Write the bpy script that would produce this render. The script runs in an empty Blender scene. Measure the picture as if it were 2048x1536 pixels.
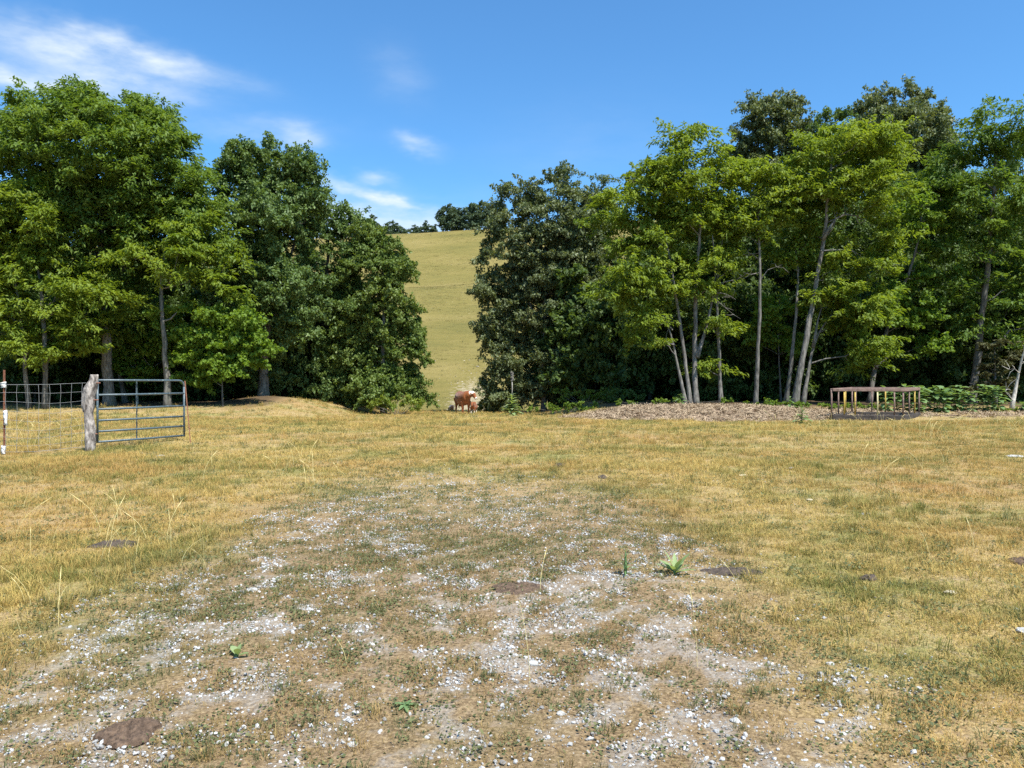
import bpy, math, random
import numpy as np
from mathutils import Vector
from mathutils.bvhtree import BVHTree

SC = bpy.context.scene
COL = SC.collection
R = np.random.default_rng(7)

# ------------------------------------------------------------------ camera
F, HX, HY, EYE = 1547.0, 1024.0, 740.0, 1.6      # focal length and horizon in photo pixels, eye height in metres
cam = bpy.data.cameras.new('camera')
cam.sensor_width = 36.0
cam.lens = 36.0 * F / 2048.0
cam.shift_y = -(768.0 - HY) / 2048.0
cam.clip_start, cam.clip_end = 0.1, 6000.0
camo = bpy.data.objects.new('camera', cam)
camo.location = (0, 0, EYE)
camo.rotation_euler = (math.radians(90), 0, 0)
COL.objects.link(camo)
SC.camera = camo

# ------------------------------------------------------------------ light and exposure
SUN_EL, SUN_AZ = 60.0, 140.0        # azimuth clockwise from +Y (view direction): from the right, behind the camera
el, az = math.radians(SUN_EL), math.radians(SUN_AZ)
sun_dir = Vector((math.sin(az) * math.cos(el), math.cos(az) * math.cos(el), math.sin(el)))
sl = bpy.data.lights.new('sun', 'SUN')
sl.energy = 5.0
sl.angle = math.radians(0.53)
sl.color = (1.0, 0.955, 0.88)
so = bpy.data.objects.new('sun', sl)
so.rotation_euler = (-sun_dir).to_track_quat('-Z', 'Y').to_euler()
so.location = (30, -20, 60)
COL.objects.link(so)
SC.view_settings.view_transform = 'Standard'
SC.view_settings.look = 'None'
SC.view_settings.exposure = 0.85
SC.view_settings.gamma = 1.0
SC.cycles.max_bounces = 8
SC.cycles.transparent_max_bounces = 4
SC.cycles.use_denoising = False


def nodes_of(tree):
    return tree.nodes, tree.links


class G:
    """tiny helper for building node trees"""
    def __init__(self, tree):
        self.t, self.n, self.l = tree, tree.nodes, tree.links

    def add(self, typ, **kw):
        nd = self.n.new(typ)
        for k, v in kw.items():
            if k == 'ins':
                for s, val in v.items():
                    if isinstance(val, bpy.types.NodeSocket):
                        self.l.new(val, nd.inputs[s])
                    else:
                        nd.inputs[s].default_value = val
            else:
                setattr(nd, k, v)
        return nd

    def math(self, op, a, b=0.0, clamp=False):
        return self.add('ShaderNodeMath', operation=op, use_clamp=clamp, ins={0: a, 1: b}).outputs[0]

    def vmath(self, op, a, b=(0, 0, 0)):
        nd = self.add('ShaderNodeVectorMath', operation=op, ins={0: a, 1: b})
        return nd.outputs['Value'] if op in ('DOT_PRODUCT', 'LENGTH') else nd.outputs[0]

    def noise(self, vec, scale, detail=4.0, rough=0.55, dist=0.0):
        nd = self.add('ShaderNodeTexNoise', ins={'Scale': scale, 'Detail': detail, 'Roughness': rough, 'Distortion': dist})
        if vec is not None:
            self.l.new(vec, nd.inputs['Vector'])
        return nd.outputs['Fac']

    def ramp(self, fac, stops, interp='LINEAR'):
        nd = self.add('ShaderNodeValToRGB')
        cr = nd.color_ramp
        cr.interpolation = interp
        while len(cr.elements) < len(stops):
            cr.elements.new(0.5)
        for e, (p, c) in zip(cr.elements, stops):
            e.position = p
            e.color = (c, c, c, 1) if isinstance(c, (int, float)) else (*c, 1)
        self.l.new(fac, nd.inputs[0])
        return nd.outputs[0]

    def mix(self, fac, a, b, typ='MIX'):
        nd = self.add('ShaderNodeMix', data_type='RGBA', blend_type=typ)
        for s, v in ((0, fac), (6, a), (7, b)):
            if isinstance(v, bpy.types.NodeSocket):
                self.l.new(v, nd.inputs[s])
            else:
                nd.inputs[s].default_value = v if s == 0 else ((*v, 1) if len(v) == 3 else v)
        return nd.outputs[2]

    def map(self, vec, scale=(1, 1, 1), rot=(0, 0, 0)):
        nd = self.add('ShaderNodeMapping', ins={'Scale': scale, 'Rotation': rot})
        self.l.new(vec, nd.inputs['Vector'])
        return nd.outputs[0]


# ------------------------------------------------------------------ sky
world = bpy.data.worlds.new('World')
SC.world = world
world.use_nodes = True
world.node_tree.nodes.clear()
g = G(world.node_tree)
sky = g.add('ShaderNodeTexSky', sky_type='NISHITA')
sky.sun_disc = False
sky.sun_elevation = el
sky.sun_rotation = az
sky.altitude = 600
sky.air_density, sky.dust_density, sky.ozone_density = 1.0, 2.0, 2.5
tc = g.add('ShaderNodeTexCoord').outputs['Generated']
warpn = g.add('ShaderNodeTexNoise', ins={'Scale': 9.0, 'Detail': 4.0, 'Roughness': 0.6})
g.l.new(g.map(tc, (1, 1, 2.2)), warpn.inputs['Vector'])
wv = g.vmath('SUBTRACT', warpn.outputs['Color'], (0.5, 0.5, 0.5))
scl = g.add('ShaderNodeVectorMath', operation='SCALE', ins={0: wv, 'Scale': 0.055}).outputs[0]
dirw = g.vmath('ADD', tc, scl)
fine = g.noise(g.map(tc, (1, 1, 3.0)), 16.0, 6.0, 0.6)
# each wisp: photo pixel it stands at, half sizes in radians, tilt in degrees, thickness
WISPS = [(60, 78, .085, .017, -8, .30), (275, 114, .085, .013, -7, .72), (150, 112, .06, .02, -5, .22), (40, 152, .11, .012, -5, .72), (250, 168, .07, .012, -3, .62),
         (610, 272, .022, .012, -6, .40), (540, 262, .070, .014, 4, .18), (832, 287, .024, .009, -10, .46), (790, 150, .030, .024, -30, .14),
         (700, 372, .055, .0075, -17, .62), (800, 402, .045, .006, -9, .5), (752, 353, .020, .008, -8, .50), (720, 445, .14, .026, 0, .75),
         (1150, 300, .12, .05, 10, .05)]
tot = None
for (px, py, sa, sb, tilt, k) in WISPS:
    c = Vector(((px - HX) / F, 1.0, (HY - py) / F)).normalized()
    r0 = c.cross(Vector((0, 0, 1))).normalized()
    u0 = r0.cross(c)
    t = math.radians(tilt)
    r1, u1 = r0 * math.cos(t) + u0 * math.sin(t), -r0 * math.sin(t) + u0 * math.cos(t)
    a = g.vmath('DOT_PRODUCT', dirw, tuple(r1 / sa))
    a = g.math('SUBTRACT', a, c.dot(r1) / sa)
    b = g.vmath('DOT_PRODUCT', dirw, tuple(u1 / sb))
    b = g.math('SUBTRACT', b, c.dot(u1) / sb)
    e = g.math('ADD', g.math('MULTIPLY', a, a), g.math('MULTIPLY', b, b))
    e = g.math('POWER', 2.718, g.math('MULTIPLY', e, -1.0))
    front = g.math('GREATER_THAN', g.vmath('DOT_PRODUCT', tc, tuple(c)), 0.0)
    e = g.math('MULTIPLY', g.math('MULTIPLY', e, front), k)
    tot = e if tot is None else g.math('ADD', tot, e)
broad = g.noise(g.map(dirw, (1, 1, 3.5)), 2.2, 5.0, 0.6)
thin = g.ramp(broad, [(0.58, 0.0), (0.80, 0.35)])
behind = g.math('LESS_THAN', g.vmath('DOT_PRODUCT', tc, (0, 1, 0)), 0.62)
tot = g.math('ADD', tot, g.math('MULTIPLY', thin, behind))
tot = g.math('MULTIPLY', tot, g.math('MULTIPLY_ADD', fine, 2.2), clamp=False)
n_ma = tot.node.inputs[1].links[0].from_node
n_ma.inputs[2].default_value = -0.22
tot = g.math('MINIMUM', tot, 0.9)
tint = g.mix(1.0, sky.outputs[0], (0.62, 1.12, 1.42), 'MULTIPLY')
skyc = g.mix(tot, tint, (5.6, 6.2, 6.7))
bg = g.add('ShaderNodeBackground', ins={'Color': skyc, 'Strength': 0.092})
wo = g.add('ShaderNodeOutputWorld')
g.l.new(bg.outputs[0], wo.inputs[0])


# ------------------------------------------------------------------ noise and terrain
def vnoise(x, y, seed=0):
    xi, yi = np.floor(x).astype(np.int64), np.floor(y).astype(np.int64)
    xf, yf = x - xi, y - yi
    def h(a, b):
        v = (a * 374761393 + b * 668265263 + seed * 974634777) & 0xffffffff
        v = ((v ^ (v >> 13)) * 1274126177) & 0xffffffff
        return ((v ^ (v >> 16)) & 0xffff) / 65535.0
    u, v = xf * xf * (3 - 2 * xf), yf * yf * (3 - 2 * yf)
    return (h(xi, yi) * (1 - u) + h(xi + 1, yi) * u) * (1 - v) + (h(xi, yi + 1) * (1 - u) + h(xi + 1, yi + 1) * u) * v


def fbm(x, y, seed=0, oct=4, gain=0.5):
    s, a, t = 0, 1.0, 0
    for o in range(oct):
        s = s + a * vnoise(x * 2 ** o + 17.3 * o, y * 2 ** o - 9.1 * o, seed + o)
        t += a
        a *= gain
    return s / t


def sstep(a, b, x):
    t = np.clip((x - a) / (b - a), 0, 1)
    return t * t * (3 - 2 * t)


HILL = [(84, -4.2), (90, -3.05), (110, 1.2), (130, 5.8), (170, 16.2), (192, 22.3), (202, 24.0), (222, 26.6), (262, 38.6), (312, 55.4), (338, 63.6), (352, 66.2), (372, 67.8), (420, 68), (700, 40), (2500, 0)]
LANE = [(-500, 0), (19, 0), (30, -.30), (40, -.72), (48, -1.08), (54, -1.27), (57, -1.42), (63, -2.3), (75, -4.4)] + HILL
SIDE = [(-500, 0), (19, 0), (28, -.27), (32, -.20), (36, -.03), (45, -.1), (56, -.8), (66, -2.4), (75, -4.2)] + HILL


def smooth_profile(pts):
    xs = np.linspace(-500, 2500, 6001)
    ys = np.interp(xs, [p[0] for p in pts], [p[1] for p in pts])
    k = np.hanning(13)
    k /= k.sum()
    ys = np.convolve(np.pad(ys, 6, mode='edge'), k, 'valid')
    return xs, ys


PL, PS = smooth_profile(LANE), smooth_profile(SIDE)


def H(x, y):
    x, y = np.asarray(x, float), np.asarray(y, float)
    w = sstep(-11, -7.5, x) * (1 - sstep(1.5, 5.5, x))
    yy = y + 0.12 * x * sstep(150, 210, y) * (1 - sstep(240, 300, y))
    z = w * np.interp(y, *PL) + (1 - w) * np.interp(y, *PS)
    hl = sstep(84, 100, y)
    z = z * (1 - hl) + hl * np.interp(yy, *PL)
    z = z + sstep(100, 345, y) * np.clip(x, -150, 250) * 0.055
    z = z + 0.38 * np.exp(-((x + 12.2) / 2.0) ** 2 - ((y - 39) / 2.0) ** 2)
    nr = 1 - sstep(70, 90, y)
    z = z + (fbm(x * .25, y * .25, 3) - .5) * 0.14 * sstep(6, 16, np.abs(y)) * nr + (fbm(x * 1.1, y * 1.1, 5) - .5) * 0.06 * nr
    z = z + (1 - nr) * (fbm(x * .03, y * .05, 9) - .5) * 2.0
    return z


def hz(x, y):
    return float(H(np.array([x]), np.array([y]))[0])


def P(px, py, d):
    return np.array([(px - HX) / F * d, d, EYE + (HY - py) / F * d])


def gmask(x, y):
    """how much crushed limestone lies here"""
    band = track(x, y)
    n = fbm(x * 6.5, y * 5.0, 21, 5, .66)
    n2 = fbm(x * 1.1, y * .9, 31, 3)
    t = .62 - .15 * band - .28 * (n2 - .5) + .08 * sstep(5, 11, y)
    return np.clip(sstep(t - .10, t + .20, n) * sstep(0.02, .5, band), 0, 1) * (1 - .72 * sstep(5, 11, y))


def track(x, y):
    """1 on the worn track, 0 out on the pasture"""
    c = -0.40 - 0.06 * np.clip(y - 6, 0, 8)
    hw = 3.1 - 0.09 * np.clip(y - 4, 0, 20)
    b = 1 - sstep(hw * .45, hw, np.abs(x - c) + (fbm(x * .8, y * .8, 37, 3) - .5) * 1.2)
    return b * (1 - sstep(9.5, 14.0, y))


def in_lane(x, y):
    return sstep(-12, -10.5, x) * (1 - sstep(3.5, 5, x))


# ------------------------------------------------------------------ mesh helpers
def mesh(name, V, Fc, attrs=None, smooth=False, mats=None):
    V = np.asarray(V, np.float32)
    me = bpy.data.meshes.new(name)
    if isinstance(Fc, np.ndarray):
        k = Fc.shape[1]
        me.vertices.add(len(V))
        me.vertices.foreach_set('co', V.ravel())
        me.loops.add(Fc.size)
        me.loops.foreach_set('vertex_index', Fc.astype(np.int32).ravel())
        me.polygons.add(len(Fc))
        me.polygons.foreach_set('loop_start', np.arange(0, Fc.size, k, dtype=np.int32))
        me.update(calc_edges=True)
    else:
        me.from_pydata([tuple(v) for v in V], [], Fc)
    if attrs:
        for an, av in attrs.items():
            a = me.attributes.new(an, 'FLOAT', 'POINT')
            a.data.foreach_set('value', np.asarray(av, np.float32))
    if smooth:
        me.polygons.foreach_set('use_smooth', np.ones(len(me.polygons), dtype=bool))
    me.update()
    return me


def put(name, me, mat=None, parent=None):
    o = bpy.data.objects.new(name, me)
    COL.objects.link(o)
    if mat is not None and me is not None:
        me.materials.append(mat)
    if parent is not None:
        o.parent = parent
        o.matrix_parent_inverse.identity()
        o.location = -Vector(parent.location) if parent.get('_abs', 0) else (0, 0, 0)
    return o


def tag(o, label=None, cat=None, group=None, kind=None):
    for k, v in (('label', label), ('category', cat), ('group', group), ('kind', kind)):
        if v:
            o[k] = v
    return o


def empty(name, loc=(0, 0, 0), rz=0.0):
    o = bpy.data.objects.new(name, None)
    o.location = tuple(loc)
    o.rotation_euler = (0, 0, rz)
    COL.objects.link(o)
    return o


def copy_tree(o, parent=None):
    c = o.copy()
    COL.objects.link(c)
    c.parent = parent
    for ch in list(o.children):
        copy_tree(ch, c)
    return c


class MB:
    def __init__(s):
        s.V, s.F, s.n = [], [], 0

    def add(s, V, Fc):
        s.F += [tuple(i + s.n for i in f) for f in Fc]
        s.V.append(np.asarray(V, float))
        s.n += len(V)
        return s

    def tube(s, pts, rad, sides=6, cap=True):
        V, Fc = tube(pts, rad, sides, cap)
        return s.add(V, Fc)

    def box(s, a, b):
        (x0, y0, z0), (x1, y1, z1) = a, b
        V = [(x0, y0, z0), (x1, y0, z0), (x1, y1, z0), (x0, y1, z0), (x0, y0, z1), (x1, y0, z1), (x1, y1, z1), (x0, y1, z1)]
        return s.add(V, [(0, 3, 2, 1), (4, 5, 6, 7), (0, 1, 5, 4), (1, 2, 6, 5), (2, 3, 7, 6), (3, 0, 4, 7)])

    def beam(s, p, q, w, h):
        """a bar of width w (horizontal) and height h from p to q"""
        p, q = np.asarray(p, float), np.asarray(q, float)
        t = (q - p) / np.linalg.norm(q - p)
        up = np.array([0, 0, 1.0]) if abs(t[2]) < .9 else np.array([1.0, 0, 0])
        a = np.cross(t, up); a /= np.linalg.norm(a)
        b = np.cross(a, t)
        V = [e + a * sx * w / 2 + b * sz * h / 2 for e in (p, q) for sx, sz in ((-1, -1), (1, -1), (1, 1), (-1, 1))]
        return s.add(V, [(0, 1, 2, 3), (7, 6, 5, 4), (0, 4, 5, 1), (1, 5, 6, 2), (2, 6, 7, 3), (3, 7, 4, 0)])

    def build(s, name, mat, parent=None, smooth=False, bevel=0.0):
        me = mesh(name, np.concatenate(s.V), s.F, smooth=smooth)
        o = put(name, me, mat, parent)
        if bevel:
            m = o.modifiers.new('bevel', 'BEVEL')
            m.width, m.segments = bevel, 2
        return o


def tube(pts, rad, sides=6, cap=True):
    pts = np.asarray(pts, float)
    rad = np.broadcast_to(np.asarray(rad, float), (len(pts),))
    T = np.gradient(pts, axis=0)
    T /= np.linalg.norm(T, axis=1)[:, None] + 1e-9
    ref = np.array([1.0, 0.13, 0.07]) if abs(T[0][0]) < .8 else np.array([0.1, 0.2, 1.0])
    A = np.cross(T, ref)
    A /= np.linalg.norm(A, axis=1)[:, None] + 1e-9
    B = np.cross(T, A)
    ang = np.arange(sides) * 2 * np.pi / sides
    V = pts[:, None] + rad[:, None, None] * (np.cos(ang)[None, :, None] * A[:, None] + np.sin(ang)[None, :, None] * B[:, None])
    V = V.reshape(-1, 3)
    Fc = []
    for i in range(len(pts) - 1):
        for j in range(sides):
            k = (j + 1) % sides
            Fc.append((i * sides + j, i * sides + k, (i + 1) * sides + k, (i + 1) * sides + j))
    if cap:
        Fc.append(tuple(range(sides - 1, -1, -1)))
        Fc.append(tuple((len(pts) - 1) * sides + j for j in range(sides)))
    return V, Fc


# ------------------------------------------------------------------ materials
def newmat(name):
    m = bpy.data.materials.new(name)
    m.use_nodes = True
    m.node_tree.nodes.clear()
    gg = G(m.node_tree)
    out = gg.add('ShaderNodeOutputMaterial')
    return m, gg, out


def plain(name, c1, c2, scale=8.0, rough=0.7, bump=0.0, stretch=(1, 1, 1), metal=0.0, spec=0.4, lo=.35, hi=.65, c3=None, s3=3.0, t3=.6):
    m, gg, out = newmat(name)
    co = gg.add('ShaderNodeTexCoord').outputs['Object']
    v = gg.map(co, stretch)
    n = gg.noise(v, scale, 6, .62)
    col = gg.ramp(n, [(lo, c1), (hi, c2)])
    if c3:
        n3 = gg.noise(v, s3, 5, .6)
        col = gg.mix(gg.ramp(n3, [(t3 - .04, 0.0), (t3 + .04, 1.0)]), col, c3)
    b = gg.add('ShaderNodeBsdfPrincipled', ins={'Base Color': col, 'Roughness': rough, 'Metallic': metal, 'Specular IOR Level': spec})
    if bump:
        bn = gg.add('ShaderNodeBump', ins={'Strength': bump, 'Distance': 0.02, 'Height': n})
        gg.l.new(bn.outputs[0], b.inputs['Normal'])
    gg.l.new(b.outputs[0], out.inputs[0])
    return m


def leafmat(name, dark, light, rough=0.5, spec=0.35, trans=0.38, tcol=None):
    m, gg, out = newmat(name)
    t = gg.add('ShaderNodeAttribute', attribute_name='tint').outputs['Fac']
    rnd = gg.add('ShaderNodeObjectInfo').outputs['Random']
    fac = gg.math('ADD', gg.math('MULTIPLY', t, .85), gg.math('MULTIPLY', rnd, .15))
    col = gg.ramp(fac, [(0.0, dark), (0.9, light)])
    b = gg.add('ShaderNodeBsdfPrincipled', ins={'Base Color': col, 'Roughness': rough, 'Specular IOR Level': spec})
    tr = gg.add('ShaderNodeBsdfTranslucent')
    tc_ = gg.mix(1.0, col, tcol or (1.25, 1.2, .45), 'MULTIPLY')
    gg.l.new(tc_, tr.inputs[0])
    mx = gg.add('ShaderNodeMixShader', ins={0: trans})
    gg.l.new(b.outputs[0], mx.inputs[1])
    gg.l.new(tr.outputs[0], mx.inputs[2])
    gg.l.new(mx.outputs[0], out.inputs[0])
    return m


M = {}
M['locust'] = leafmat('locust_leaf', (.100, .165, .022), (.235, .300, .040), .55, .25, .48)
M['locust_deep'] = leafmat('locust_leaf_deep', (.075, .145, .028), (.165, .235, .044), .55, .25, .46)
M['oak'] = leafmat('oak_leaf', (.056, .108, .034), (.150, .215, .060), .5, .30, .34)
M['oak_grey'] = leafmat('oak_leaf_grey', (.072, .104, .044), (.195, .225, .100), .5, .32, .32)
M['maple'] = leafmat('maple_leaf', (.105, .185, .025), (.20, .30, .04), .55, .25, .50)
M['vine'] = leafmat('vine_leaf', (.074, .132, .030), (.185, .240, .058), .5, .28, .38)
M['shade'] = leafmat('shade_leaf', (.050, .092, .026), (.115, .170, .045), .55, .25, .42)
M['cedar'] = leafmat('cedar_leaf', (.060, .065, .028), (.13, .13, .055), .6, .2, .15)
M['pine'] = leafmat('pine_leaf', (.062, .100, .058), (.125, .170, .098), .6, .2, .25)
M['weed'] = leafmat('weed_leaf', (.095, .175, .060), (.20, .30, .125), .5, .4, .35)
M['mullein'] = leafmat('mullein_leaf', (.16, .24, .09), (.32, .40, .19), .7, .2, .35)
M['shrub'] = leafmat('shrub_leaf', (.11, .17, .022), (.24, .29, .045), .5, .3, .42)
M['herb'] = leafmat('herb_leaf', (.085, .16, .020), (.20, .28, .04), .5, .3, .42)
M['bark'] = plain('grey_bark', (.055, .050, .042), (.225, .208, .182), 14, .9, .8, (1, 1, .22), c3=(.11, .115, .088), s3=6, t3=.6)
M['bark_dark'] = plain('dark_bark', (.05, .045, .038), (.16, .145, .12), 14, .9, .6, (1, 1, .22))
M['bark_pale'] = plain('pale_bark', (.28, .25, .21), (.58, .54, .47), 12, .85, .4, (1, 1, .5), c3=(.10, .085, .07), s3=8, t3=.66)
M['dead'] = plain('dead_wood', (.26, .24, .21), (.48, .45, .40), 16, .85, .3)
M['post'] = plain('weathered_post', (.09, .072, .062), (.44, .385, .34), 13, .9, .9, (1, 1, .45), lo=.38, hi=.60, c3=(.10, .08, .07), s3=6, t3=.60)
M['gate'] = plain('blue_grey_paint', (.050, .075, .088), (.095, .130, .145), 30, .45, .05, metal=0.0, spec=.5, c3=(.22, .27, .27), s3=22, t3=.64)
M['rust'] = plain('rusty_steel', (.13, .052, .03), (.27, .115, .065), 30, .8, .2)
M['wire'] = plain('galvanised_wire', (.20, .20, .19), (.36, .36, .345), 40, .5, metal=.3)
M['white'] = plain('white_plastic', (.62, .60, .56), (.82, .81, .78), 20, .6)
M['feeder'] = plain('rusty_brown_steel', (.13, .082, .064), (.25, .165, .13), 9, .75, .2, c3=(.26, .20, .16), s3=18, t3=.66)
M['feeder_yellow'] = plain('worn_yellow_paint', (.36, .235, .035), (.50, .35, .07), 9, .6, .1, c3=(.22, .13, .07), s3=11, t3=.58)
M['feeder_cream'] = plain('faded_yellow_paint', (.48, .42, .21), (.58, .52, .30), 9, .6, .1, c3=(.35, .25, .13), s3=11, t3=.66)
M['feeder_base'] = plain('dark_timber', (.022, .018, .016), (.075, .060, .050), 10, .85, .4, (.4, .4, 1.5))
M['stone'] = plain('limestone', (.30, .29, .27), (.54, .53, .50), 12, .9, .5)
M['stone_tan'] = plain('tan_stone', (.42, .36, .25), (.62, .54, .38), 12, .9, .5)
M['rubble'] = plain('pale_rubble', (.24, .205, .145), (.40, .345, .25), 12, .9, .5)
M['dung'] = plain('dry_dung', (.050, .031, .019), (.165, .108, .070), 40, .95, 1.0)
M['dung_dark'] = plain('dark_dung', (.035, .026, .020), (.10, .074, .055), 24, .9, 1.0)


def track_fac(gg, pos):
    """the worn track as a mask over the ground (thin, trodden, brown thatch)"""
    sp = gg.add('ShaderNodeSeparateXYZ')
    gg.l.new(pos, sp.inputs[0])
    ax_ = gg.math('ABSOLUTE', gg.math('ADD', sp.outputs[0], .55))
    ax_ = gg.math('ADD', ax_, gg.math('MULTIPLY', gg.math('SUBTRACT', gg.noise(pos, .9, 4, .6), .5), 2.2))
    a = gg.add('ShaderNodeMapRange', interpolation_type='SMOOTHSTEP', ins={0: ax_, 1: 1.3, 2: 3.0, 3: 1.0, 4: 0.0}).outputs[0]
    b = gg.add('ShaderNodeMapRange', interpolation_type='SMOOTHSTEP', ins={0: sp.outputs[1], 1: 7.0, 2: 13.0, 3: 1.0, 4: 0.0}).outputs[0]
    return gg.math('MULTIPLY', a, b)


def blade_mat(name, green, straw, rust, gthr, worn=0.0):
    """grass: straw, green and rusty patches set by where a blade grows"""
    m, gg, out = newmat(name)
    pos = gg.add('ShaderNodeNewGeometry').outputs['Position']
    rnd = gg.add('ShaderNodeObjectInfo').outputs['Random']
    t = gg.add('ShaderNodeAttribute', attribute_name='tint').outputs['Fac']
    n1 = gg.noise(gg.map(pos, (.55, .55, 0)), 1.0, 5, .6)
    n2 = gg.noise(gg.map(pos, (.23, .30, 0)), 1.0, 4, .6)
    v = gg.math('ADD', gg.math('MULTIPLY', n1, 1.0), gg.math('MULTIPLY', gg.math('SUBTRACT', rnd, .5), .30))
    v = gg.math('ADD', v, gg.math('MULTIPLY', gg.math('SUBTRACT', t, .5), .22))
    fg = gg.ramp(v, [(gthr - .07, 0.0), (gthr + .07, 1.0)])
    fr = gg.ramp(gg.math('ADD', n2, gg.math('MULTIPLY', gg.math('SUBTRACT', t, .5), .3)), [(.46, 0.0), (.64, 1.0)])
    st = gg.ramp(t, [(0, tuple(c * .5 for c in straw)), (1, tuple(c * 1.3 for c in straw))])
    gr = gg.ramp(t, [(0, tuple(c * .55 for c in green)), (1, tuple(c * 1.4 for c in green))])
    c = gg.mix(gg.math('MULTIPLY', fr, .75), st, rust)
    c = gg.mix(fg, c, gr)
    if worn:
        c = gg.mix(gg.math('MULTIPLY', track_fac(gg, pos), worn), c, gg.ramp(t, [(0, (.085, .050, .027)), (.55, (.235, .140, .074)), (1, (.44, .31, .155))]))
    b = gg.add('ShaderNodeBsdfPrincipled', ins={'Base Color': c, 'Roughness': .65, 'Specular IOR Level': .25})
    tr = gg.add('ShaderNodeBsdfTranslucent')
    gg.l.new(c, tr.inputs[0])
    mx = gg.add('ShaderNodeMixShader', ins={0: .3})
    gg.l.new(b.outputs[0], mx.inputs[1])
    gg.l.new(tr.outputs[0], mx.inputs[2])
    gg.l.new(mx.outputs[0], out.inputs[0])
    return m


STRAW, GREEN, RUST = (.60, .445, .140), (.178, .180, .042), (.44, .245, .075)
M['grass'] = blade_mat('pasture_grass', GREEN, STRAW, RUST, .585, .55)
M['clover'] = leafmat('clover_leaf', (.062, .080, .032), (.155, .165, .068), .6, .2, .3)
M['thatch'] = blade_mat('dead_thatch', (.22, .15, .08), (.30, .20, .115), (.26, .135, .07), .6, .5)
M['stalk'] = plain('dry_stalk', (.55, .44, .17), (.72, .60, .28), 9, .6)


def ground_mat():
    m, gg, out = newmat('pasture_ground')
    pos = gg.add('ShaderNodeNewGeometry').outputs['Position']
    at = lambda n: gg.add('ShaderNodeAttribute', attribute_name=n).outputs['Fac']
    n1 = gg.noise(gg.map(pos, (.55, .55, 0)), 1.0, 5, .6)
    n2 = gg.noise(gg.map(pos, (.23, .30, 0)), 1.0, 4, .6)
    n3 = gg.noise(pos, 9.0, 6, .65)
    n4 = gg.noise(pos, 48.0, 6, .75)
    base = gg.ramp(n4, [(.34, (.12, .082, .040)), (.5, (.30, .215, .095)), (.66, (.50, .385, .18))])
    base = gg.mix(gg.ramp(gg.math('ADD', n1, gg.math('MULTIPLY', gg.math('SUBTRACT', n3, .5), .4)), [(.50, 0.0), (.62, .75)]), base, (.21, .205, .066))
    base = gg.mix(gg.math('MULTIPLY', gg.ramp(n2, [(.5, 0.0), (.68, 1.0)]), .55), base, (.31, .185, .085))
    base = gg.mix(gg.math('MULTIPLY', track_fac(gg, pos), .7), base, gg.ramp(n4, [(.36, (.050, .033, .020)), (.52, (.160, .106, .066)), (.68, (.31, .225, .145))]))
    soil = gg.ramp(n3, [(.35, (.155, .105, .072)), (.65, (.28, .205, .145))])
    base = gg.mix(gg.math('MULTIPLY', gg.ramp(n3, [(.55, 0.0), (.66, 1.0)]), .6), base, soil)
    vor = gg.add('ShaderNodeTexVoronoi', ins={'Scale': 70.0})
    gg.l.new(pos, vor.inputs['Vector'])
    gcol = gg.ramp(vor.outputs['Color'], [(.1, (.17, .15, .13)), (.5, (.28, .265, .245)), (.9, (.42, .41, .39))])
    gf = gg.math('ADD', at('gravel'), gg.math('MULTIPLY', gg.math('SUBTRACT', n3, .5), 1.2))
    gf = gg.math('MULTIPLY', gg.ramp(gf, [(.45, 0.0), (1.0, .45)]), gg.math('GREATER_THAN', at('gravel'), .01))
    base = gg.mix(gf, base, gcol)
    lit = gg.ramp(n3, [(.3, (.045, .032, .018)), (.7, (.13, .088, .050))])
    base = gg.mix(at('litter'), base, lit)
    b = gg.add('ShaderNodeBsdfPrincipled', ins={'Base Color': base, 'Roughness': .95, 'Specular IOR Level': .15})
    h = gg.math('ADD', gg.math('MULTIPLY', n3, .7), gg.math('MULTIPLY', n4, .4))
    bn = gg.add('ShaderNodeBump', ins={'Strength': .7, 'Distance': .03, 'Height': h})
    gg.l.new(bn.outputs[0], b.inputs['Normal'])
    gg.l.new(b.outputs[0], out.inputs[0])
    return m


def hill_mat():
    m, gg, out = newmat('hill_grass')
    pos = gg.add('ShaderNodeNewGeometry').outputs['Position']
    at = gg.add('ShaderNodeAttribute', attribute_name='bare').outputs['Fac']
    n1 = gg.noise(gg.map(pos, (.035, .06, 0)), 1.0, 5, .62)
    n2 = gg.noise(gg.map(pos, (.16, .75, 0)), 1.0, 5, .65)
    n3 = gg.noise(gg.map(pos, (1, 1, 1)), 1.6, 6, .7)
    v = gg.math('ADD', gg.math('MULTIPLY', n1, .55), gg.math('ADD', gg.math('MULTIPLY', n2, .30), gg.math('MULTIPLY', n3, .22)))
    c = gg.ramp(v, [(.34, (.115, .108, .031)), (.52, (.175, .145, .043)), (.72, (.245, .192, .070))])
    spk = gg.noise(pos, .8, 3, .5)
    c = gg.mix(gg.ramp(spk, [(.74, 0.0), (.77, .7)]), c, (.55, .48, .33))
    rk = gg.ramp(gg.math('ADD', n3, gg.math('MULTIPLY', at, .45)), [(.78, 0.0), (.95, .8)])
    c = gg.mix(gg.math('MULTIPLY', rk, gg.math('GREATER_THAN', at, .02)), c, (.36, .30, .20))
    b = gg.add('ShaderNodeBsdfPrincipled', ins={'Base Color': c, 'Roughness': .95, 'Specular IOR Level': .1})
    bn = gg.add('ShaderNodeBump', ins={'Strength': .8, 'Distance': .5, 'Height': gg.math('ADD', n2, n3)})
    gg.l.new(bn.outputs[0], b.inputs['Normal'])
    gg.l.new(b.outputs[0], out.inputs[0])
    return m


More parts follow.
